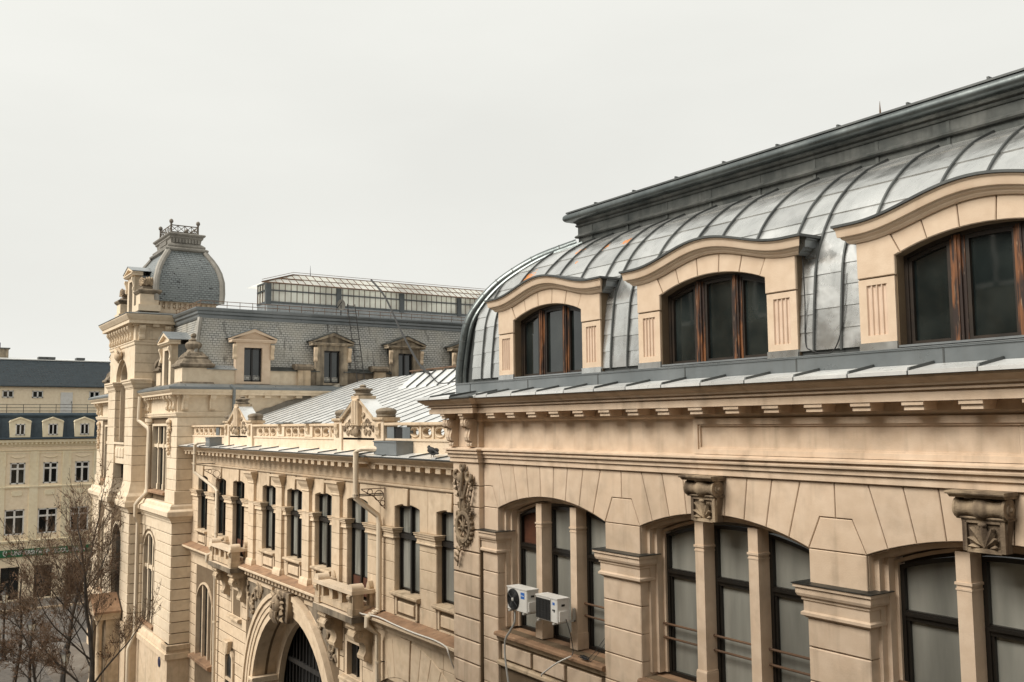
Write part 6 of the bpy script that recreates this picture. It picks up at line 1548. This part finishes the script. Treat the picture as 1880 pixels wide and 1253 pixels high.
for c in WY:
    if not 4 < c < 16: 
        MB(FY).box(c-.5, c+.5, -.12, -.1, -3.93, -2.43).build('pane', 'glass_black', yw); MB(FY).box(c-.7, c+.5, -.12, -.1, -7.44, -5.68).build('pane', 'glass_black', yw); continue
    yframe(c, .48, -3.93, -2.43, -2.85, yb); yframe(c-.1, .62, -7.44, -5.68, -6.2, yb)
    # moulded panel round the upper window, garland above, plaque below
    m_ = MB(FY)
    for q in ((c-.82, c-.74, -4.05, -1.72), (c+.74, c+.82, -4.05, -1.72), (c-.74, c+.74, -1.80, -1.72)): m_.box(q[0], q[1], 0, .03, q[2], q[3])
    p_ = m_.build('panel_moulding', 'yellow_trim', yw)
    MB(FY).tube([(c-.45+.9*i/8, .03, -1.98-.12*math.sin(PI*i/8)) for i in range(9)], .03, 5).build('garland', 'yellow_trim', p_)
    MB(FY).psz([(c-.3, -4.75), (c+.3, -4.75), (c+.36, -4.55), (c+.3, -4.38), (c-.3, -4.38), (c-.36, -4.55)], 0, .05, .02).build('plaque', 'yellow_trim', p_)
    x = c+1.04
    MB(FY).box(x-.28, x+.28, 0, .06, -8.2, -1.65).build('pilaster', 'yellow_trim', yw)
    for sx in (-.24, .24):
        MB(FY).box(x+sx-.05, x+sx+.05, .06, .10, -2.7, -1.75).build('pilaster_drop', 'yellow_trim', yw)
    # shop window, recessed
    s = c-.25
    m_ = MB(FY)
    for q in ((s-.58, s-.5, -EZ+.2, -9.65), (s+.5, s+.58, -EZ+.2, -9.65), (s-.58, s+.58, -9.73, -9.65), (s-.03, s+.03, -EZ+.2, -9.7), (s-.58, s+.58, -10.5, -10.42)): m_.box(q[0], q[1], -.3, -.2, q[2], q[3])
    sf = m_.build('shop_window', 'wood_black', yb)
    MB(FY).box(s-.5, s+.5, -.28, -.27, -EZ+.2, -9.7).build('pane', 'glass_black', sf)
# lower mansard and its dormers
m_ = MB(FY); m_.poz([(-.2, -.8), (.36, -.8), (.40, -.74), (.38, -.68), (.05, -.66), (-.25, .78), (-.15, .82), (-.15, .95), (-.3, 1.08), (-2.2, 1.1), (-2.2, -.8)], Y0, Y1)
ym = m_.build('mansard', 'blue_roof', yb)
k = 0
while Y0+.7*k < Y1:
    s = Y0+.7*k; k += 1
    if 5 < s < 15: MB(FY).loft([[(s-.015, .05, -.66), (s+.015, .05, -.66), (s+.015, -.25, .78), (s-.015, -.25, .78)], [(s-.015, .09, -.66), (s+.015, .09, -.66), (s+.015, -.21, .79), (s-.015, -.21, .79)]]).build('standing_seam', 'blue_roof', ym)
for c in WY:
    if not 4 < c < 16: continue
    c0 = c+.05
    m_ = MB(FY); pts = [(c0-.64, -.64), (c0+.64, -.64), (c0+.68, .4), (c0+.62, .5), (c0+.3, .62), (c0, .74), (c0-.3, .62), (c0-.62, .5), (c0-.68, .4)]
    m_.psz(pts, -.5, .16); d_ = m_.build('dormer', 'yellow_trim', yb)
    MB(FY).psz([(c0-.72, .42), (c0-.64, .55), (c0-.3, .67), (c0, .79), (c0+.3, .67), (c0+.64, .55), (c0+.72, .42), (c0+.66, .40), (c0+.3, .58), (c0, .69), (c0-.3, .58), (c0-.66, .40)], -.5, .22).build('dormer_hood', 'yellow_trim', d_)
    m_ = MB(FY)
    for q in ((c0-.3, c0-.23, -.5, .3), (c0+.23, c0+.3, -.5, .3), (c0-.3, c0+.3, -.5, -.43), (c0-.3, c0+.3, .23, .3), (c0-.04, c0+.04, -.5, .3)): m_.box(q[0], q[1], .15, .19, q[2], q[3])
    m_.build('window_frame', 'white_frame', d_)
    for a, b in ((c0-.23, c0-.04), (c0+.04, c0+.23)): MB(FY).box(a, b, .155, .166, -.43, .23).build('pane', 'glass_black', d_)
# terrace railing
rl = MB(FY)
for z in (1.68, 1.45, 1.22): rl.tube([(Y0, -.32, z), (Y1, -.32, z)], .018, 5)
tr_ = rl.build('terrace_railing', 'iron', yb)
k = 0
while Y0+1.05*k < Y1:
    MB(FY).tube([(Y0+1.05*k, -.32, 1.0), (Y0+1.05*k, -.32, 1.7)], .02, 5).build('rail_post', 'iron', tr_); k += 1
# set-back storey, tile roof
FY2 = SIDE(-75.8)
m_ = MB(FY2); m_.box(Y0, Y1, -10, 0, 1.0, 3.02); ys = m_.build('attic_storey', 'yellow_wall', yb)
for c in (7.33, 9.25, 13.1, 5.4, 15.0):
    m_ = MB(FY2)
    for q in ((c-.36, c-.29, 2.2, 2.72), (c+.29, c+.36, 2.2, 2.72), (c-.36, c+.36, 2.2, 2.27), (c-.36, c+.36, 2.65, 2.72), (c-.05, c+.05, 2.2, 2.72)): m_.box(q[0], q[1], 0, .05, q[2], q[3])
    w_ = m_.build('attic_window', 'white_frame', ys)
    for a, b in ((c-.29, c-.05), (c+.05, c+.29)): MB(FY2).box(a, b, .001, .015, 2.27, 2.65).build('pane', 'glass_black', w_)
m_ = MB(FY2); m_.box(10.78, 11.6, 0, .06, 1.1, 2.62); dr = m_.build('terrace_door', 'white_frame', ys)
MB(FY2).box(11.5, 11.54, .06, .1, 1.8, 1.95).build('handle', 'iron', dr)
m_ = MB(FY2); m_.poz([(-.1, 3.0), (.25, 3.0), (.26, 3.06), (-.75, 5.0), (-6, 5.45), (-6, 3.0)], Y0, Y1); yr = m_.build('roof', 'blue_tile', yb)
MB(FY2).poz([(-.76, 5.02), (-.7, 5.0), (-6, 5.47), (-6, 5.5), (-.74, 5.06)], Y0, Y1).build('ridge_sheet', 'tin', yr)
for c in (9.7, 10.25, 12.3): 
    m_ = MB(FY2); m_.box(c-.3, c+.3, -2.2, -1.4, 5.15, 5.32); m_.build('skylight', 'zinc_seam', yr)
m_ = MB(FY2); m_.box(3.0, 7.75, -7, -5, 5.2, 6.1); ch = m_.build('chimney_stack', 'stone_sooty2', yb)
MB(FY2).box(2.9, 7.85, -7.1, -4.9, 6.1, 6.18).build('stack_cap', 'zinc_seam', ch)
MB(FY2).tube([(7.2, -5.5, 6.18), (7.2, -5.5, 6.6)], .03, 4).build('aerial', 'iron', ch)
for c in (7.95, 9.3): MB(FY).box(c-.08, c+.08, -.36, -.26, 1.1, 1.3).build('floodlight', 'iron', yb) if False else None
# green sign
sg_ = thing('shop_sign', 'long green sign with white capitals across the yellow building', 'sign', (-73.9, 9.6, -8.95))
MB(FY).box(3.0, 12.9, .02, .10, -8.95, -8.44).build('board', 'sign_green', sg_)
cu = bpy.data.curves.new('sign_text', 'FONT'); cu.body = 'UNIVERSITATEA ECOLOGICA'; cu.size = .40; cu.align_x = 'LEFT'; cu.align_y = 'CENTER'; cu.extrude = .004; cu.offset = .008; cu.materials.append(MT['white_paint'])
to = text_mesh(cu, 'lettering', Vector((-73.885, 7.72, -8.70+EZ)), (PI/2, 0, PI/2), sg_)
wdt = max(v.co.x for v in to.data.vertices)
to.scale = (4.75/wdt, 1, 1)
m_ = MB(FY)
m_.tube([(7.24, .11, -8.55), (7.24, .11, -8.72), (7.3, .11, -8.82), (7.40, .11, -8.84)], .022, 5); m_.tube([(7.43, .11, -8.52), (7.43, .11, -8.84)], .022, 5); m_.tube([(7.24, .11, -8.53), (7.34, .11, -8.53)], .02, 5); m_.tube([(7.30, .11, -8.68), (7.43, .11, -8.68)], .02, 5); m_.build('emblem', 'white_paint', sg_)

# ================================================================ TREES
def tree(x, y, height, label, seed, lean=0, spread=1.0, leaves=900, trunk_r=.17, levels=5):
    rnd = random.Random(seed)
    t = thing('street_tree', label, 'tree', (x, y, -EZ), 'bare street trees in front of the tower')
    z0 = -EZ
    segs = []; tips = []
    def grow(p, d, L, r, lev):
        n_ = 4 if lev < 3 else 3
        pts = [p]; q = p; dd = d.copy()
        for i in range(n_):
            dd = (dd+Vector((rnd.uniform(-1, 1), rnd.uniform(-1, 1), rnd.uniform(-.6, .9)))*(.14 if lev < 2 else .22)).normalized()
            q = q+dd*L/n_; pts.append(q)
        segs.append((lev, pts, [r*(1-.45*i/n_) for i in range(n_+1)]))
        if lev >= levels: tips.append((pts[-2], pts[-1])); return
        kids = {0: 6, 1: 4, 2: 4, 3: 4, 4: 3}.get(lev, 2)
        for k in range(kids):
            f = (.45 if lev == 0 else .25)+(.55 if lev == 0 else .72)*(k+rnd.random()*.6)/kids
            f = min(f, .98); idx = f*n_; i = min(int(idx), n_-1); b = pts[i].lerp(pts[i+1], idx-i)
            az = rnd.uniform(0, 2*PI)+k*2.4; sp = rnd.uniform(.55, 1.0)*spread
            side = Vector((math.cos(az), math.sin(az), 0)); side = (side-dd*side.dot(dd)).normalized()
            nd = (dd*(1-.35*sp)+side*sp*.85+Vector((0, 0, .22))).normalized()
            grow(b, nd, L*rnd.uniform(.42, .62)*(1.0 if lev == 0 else 1), r*(1-.45*f)*rnd.uniform(.30, .46), lev+1)
        grow(pts[-1], dd, L*.6, r*.5, lev+1)
    grow(Vector((x, y, z0)), Vector((lean, 0, 1)).normalized(), height*.50, trunk_r, 0)
    tr = MB(); br = MB(); tw = MB()
    for lev, pts, rr in segs:
        tgt = tr if lev == 0 else (br if lev < 3 else tw)
        tgt.tube(pts, [max(q, .006) for q in rr], 8 if lev == 0 else (6 if lev < 3 else 3))
    tk = tr.build('trunk', 'bark', t, smooth=True)
    b_ = br.build('limbs', 'bark', t, smooth=True); w_ = tw.build('twigs', 'twig', t)
    lf = MB()
    for _ in range(leaves):
        a, b = rnd.choice(tips); p = a.lerp(b, rnd.random())+Vector((rnd.uniform(-.05, .05), rnd.uniform(-.05, .05), rnd.uniform(-.08, .02)))
        u_ = Vector((rnd.uniform(-1, 1), rnd.uniform(-1, 1), rnd.uniform(-1, 1))).normalized(); v_ = u_.orthogonal().normalized(); s = rnd.uniform(.03, .06)
        i = [lf.pt(*c) for c in (p-u_*s, p+v_*s*.6, p+u_*s, p-v_*s*.6+u_.cross(v_)*s*.3)]; lf.face(i)
    lo = lf.build('leaves', 'dead_leaf', t); lo['kind'] = 'stuff'; w_['kind'] = 'stuff'; b_['kind'] = 'stuff'
    return t
tree(-38.2, 6.8, 9.0, 'bare dark-trunked tree in front of the tower, nearest to the arch wing', 11, -.03, .85, 900, .14)
tree(-47.5, 7.2, 9.6, 'slimmer bare tree with brown leaves in front of the green sign', 5, -.02, .95, 1500, .13)
tree(-50.5, 5.6, 6.4, 'low twiggy tree at the left edge by the street lamps', 23, 0, 1.25, 700, .10)
tree(-43.5, 5.9, 5.2, 'small bushy bare tree low down between the two lantern lamps', 31, .05, 1.35, 700, .08)
# ================================================================ STREET LAMPS
def lamp(x, y, label):
    t = thing('street_lamp', label, 'street lamp', (x, y, -EZ), 'old lantern street lamps on the square')
    z = -EZ
    m_ = MB(); m_.lathe(x, y, [(.22, z), (.22, z+.12), (.16, z+.2), (.14, z+.6), (.16, z+.66), (.10, z+.75), (.06, z+1.0), (.05, z+2.6), (.07, z+2.65), (.05, z+2.72), (.04, z+2.95)], 10); m_.build('post', 'iron', t, smooth=True, auto=30)
    m_ = MB(); m_.lathe(x, y, [(.10, z+2.95), (.18, z+3.35), (.2, z+3.4)], 6); m_.build('lantern_glass', 'glass_cream', t)
    for k in range(6):
        a = 2*PI*k/6; m_ = MB(); m_.tube([(x+.105*math.cos(a), y+.105*math.sin(a), z+2.95), (x+.2*math.cos(a), y+.2*math.sin(a), z+3.4)], .012, 4); m_.build('lantern_rib', 'iron', t)
    m_ = MB(); m_.lathe(x, y, [(.23, z+3.4), (.15, z+3.52), (.06, z+3.6), (.05, z+3.66), (.02, z+3.74)], 6); m_.build('lantern_cap', 'iron', t)
    return t
lamp(-56.3, 5.68, 'black lantern street lamp at the left edge before the shop windows')
lamp(-40.3, 6.2, 'black lantern street lamp low down beside the nearest tree trunk')
lamp(-47.2, 5.85, 'black lantern street lamp between the left edge and the nearest tree')
# ================================================================ HOUSE BEHIND THE CAMERA (unseen; added, height tuned, to shade the facade and feed reflections)
FO = lambda s, o, z: (s, -1.6+o, z)
m_ = MB(FO); m_.box(-24, 26, -12, 0, -EZ, OPP_TOP); ob = struct(m_.build('added_opposite_house', 'stone_sooty2', None))  # dark wall tone picked to dim what the zinc reflects
for i in range(14):
    for z in (-8, -4, 3.2, 7):
        c = -22+3.4*i
        m_ = MB(FO)
        for q in ((c-.7, c-.58, z, z+2.2), (c+.58, c+.7, z, z+2.2), (c-.7, c+.7, z, z+.12), (c-.7, c+.7, z+2.08, z+2.2), (c-.05, c+.05, z, z+2.2), (c-.7, c+.7, z+1.4, z+1.5)): m_.box(q[0], q[1], .001, .06, q[2], q[3])
        f_ = m_.build('window', 'white_frame', ob); MB(FO).box(c-.58, c+.58, .001, .02, z+.12, z+2.08).build('pane', 'glass_black', f_)
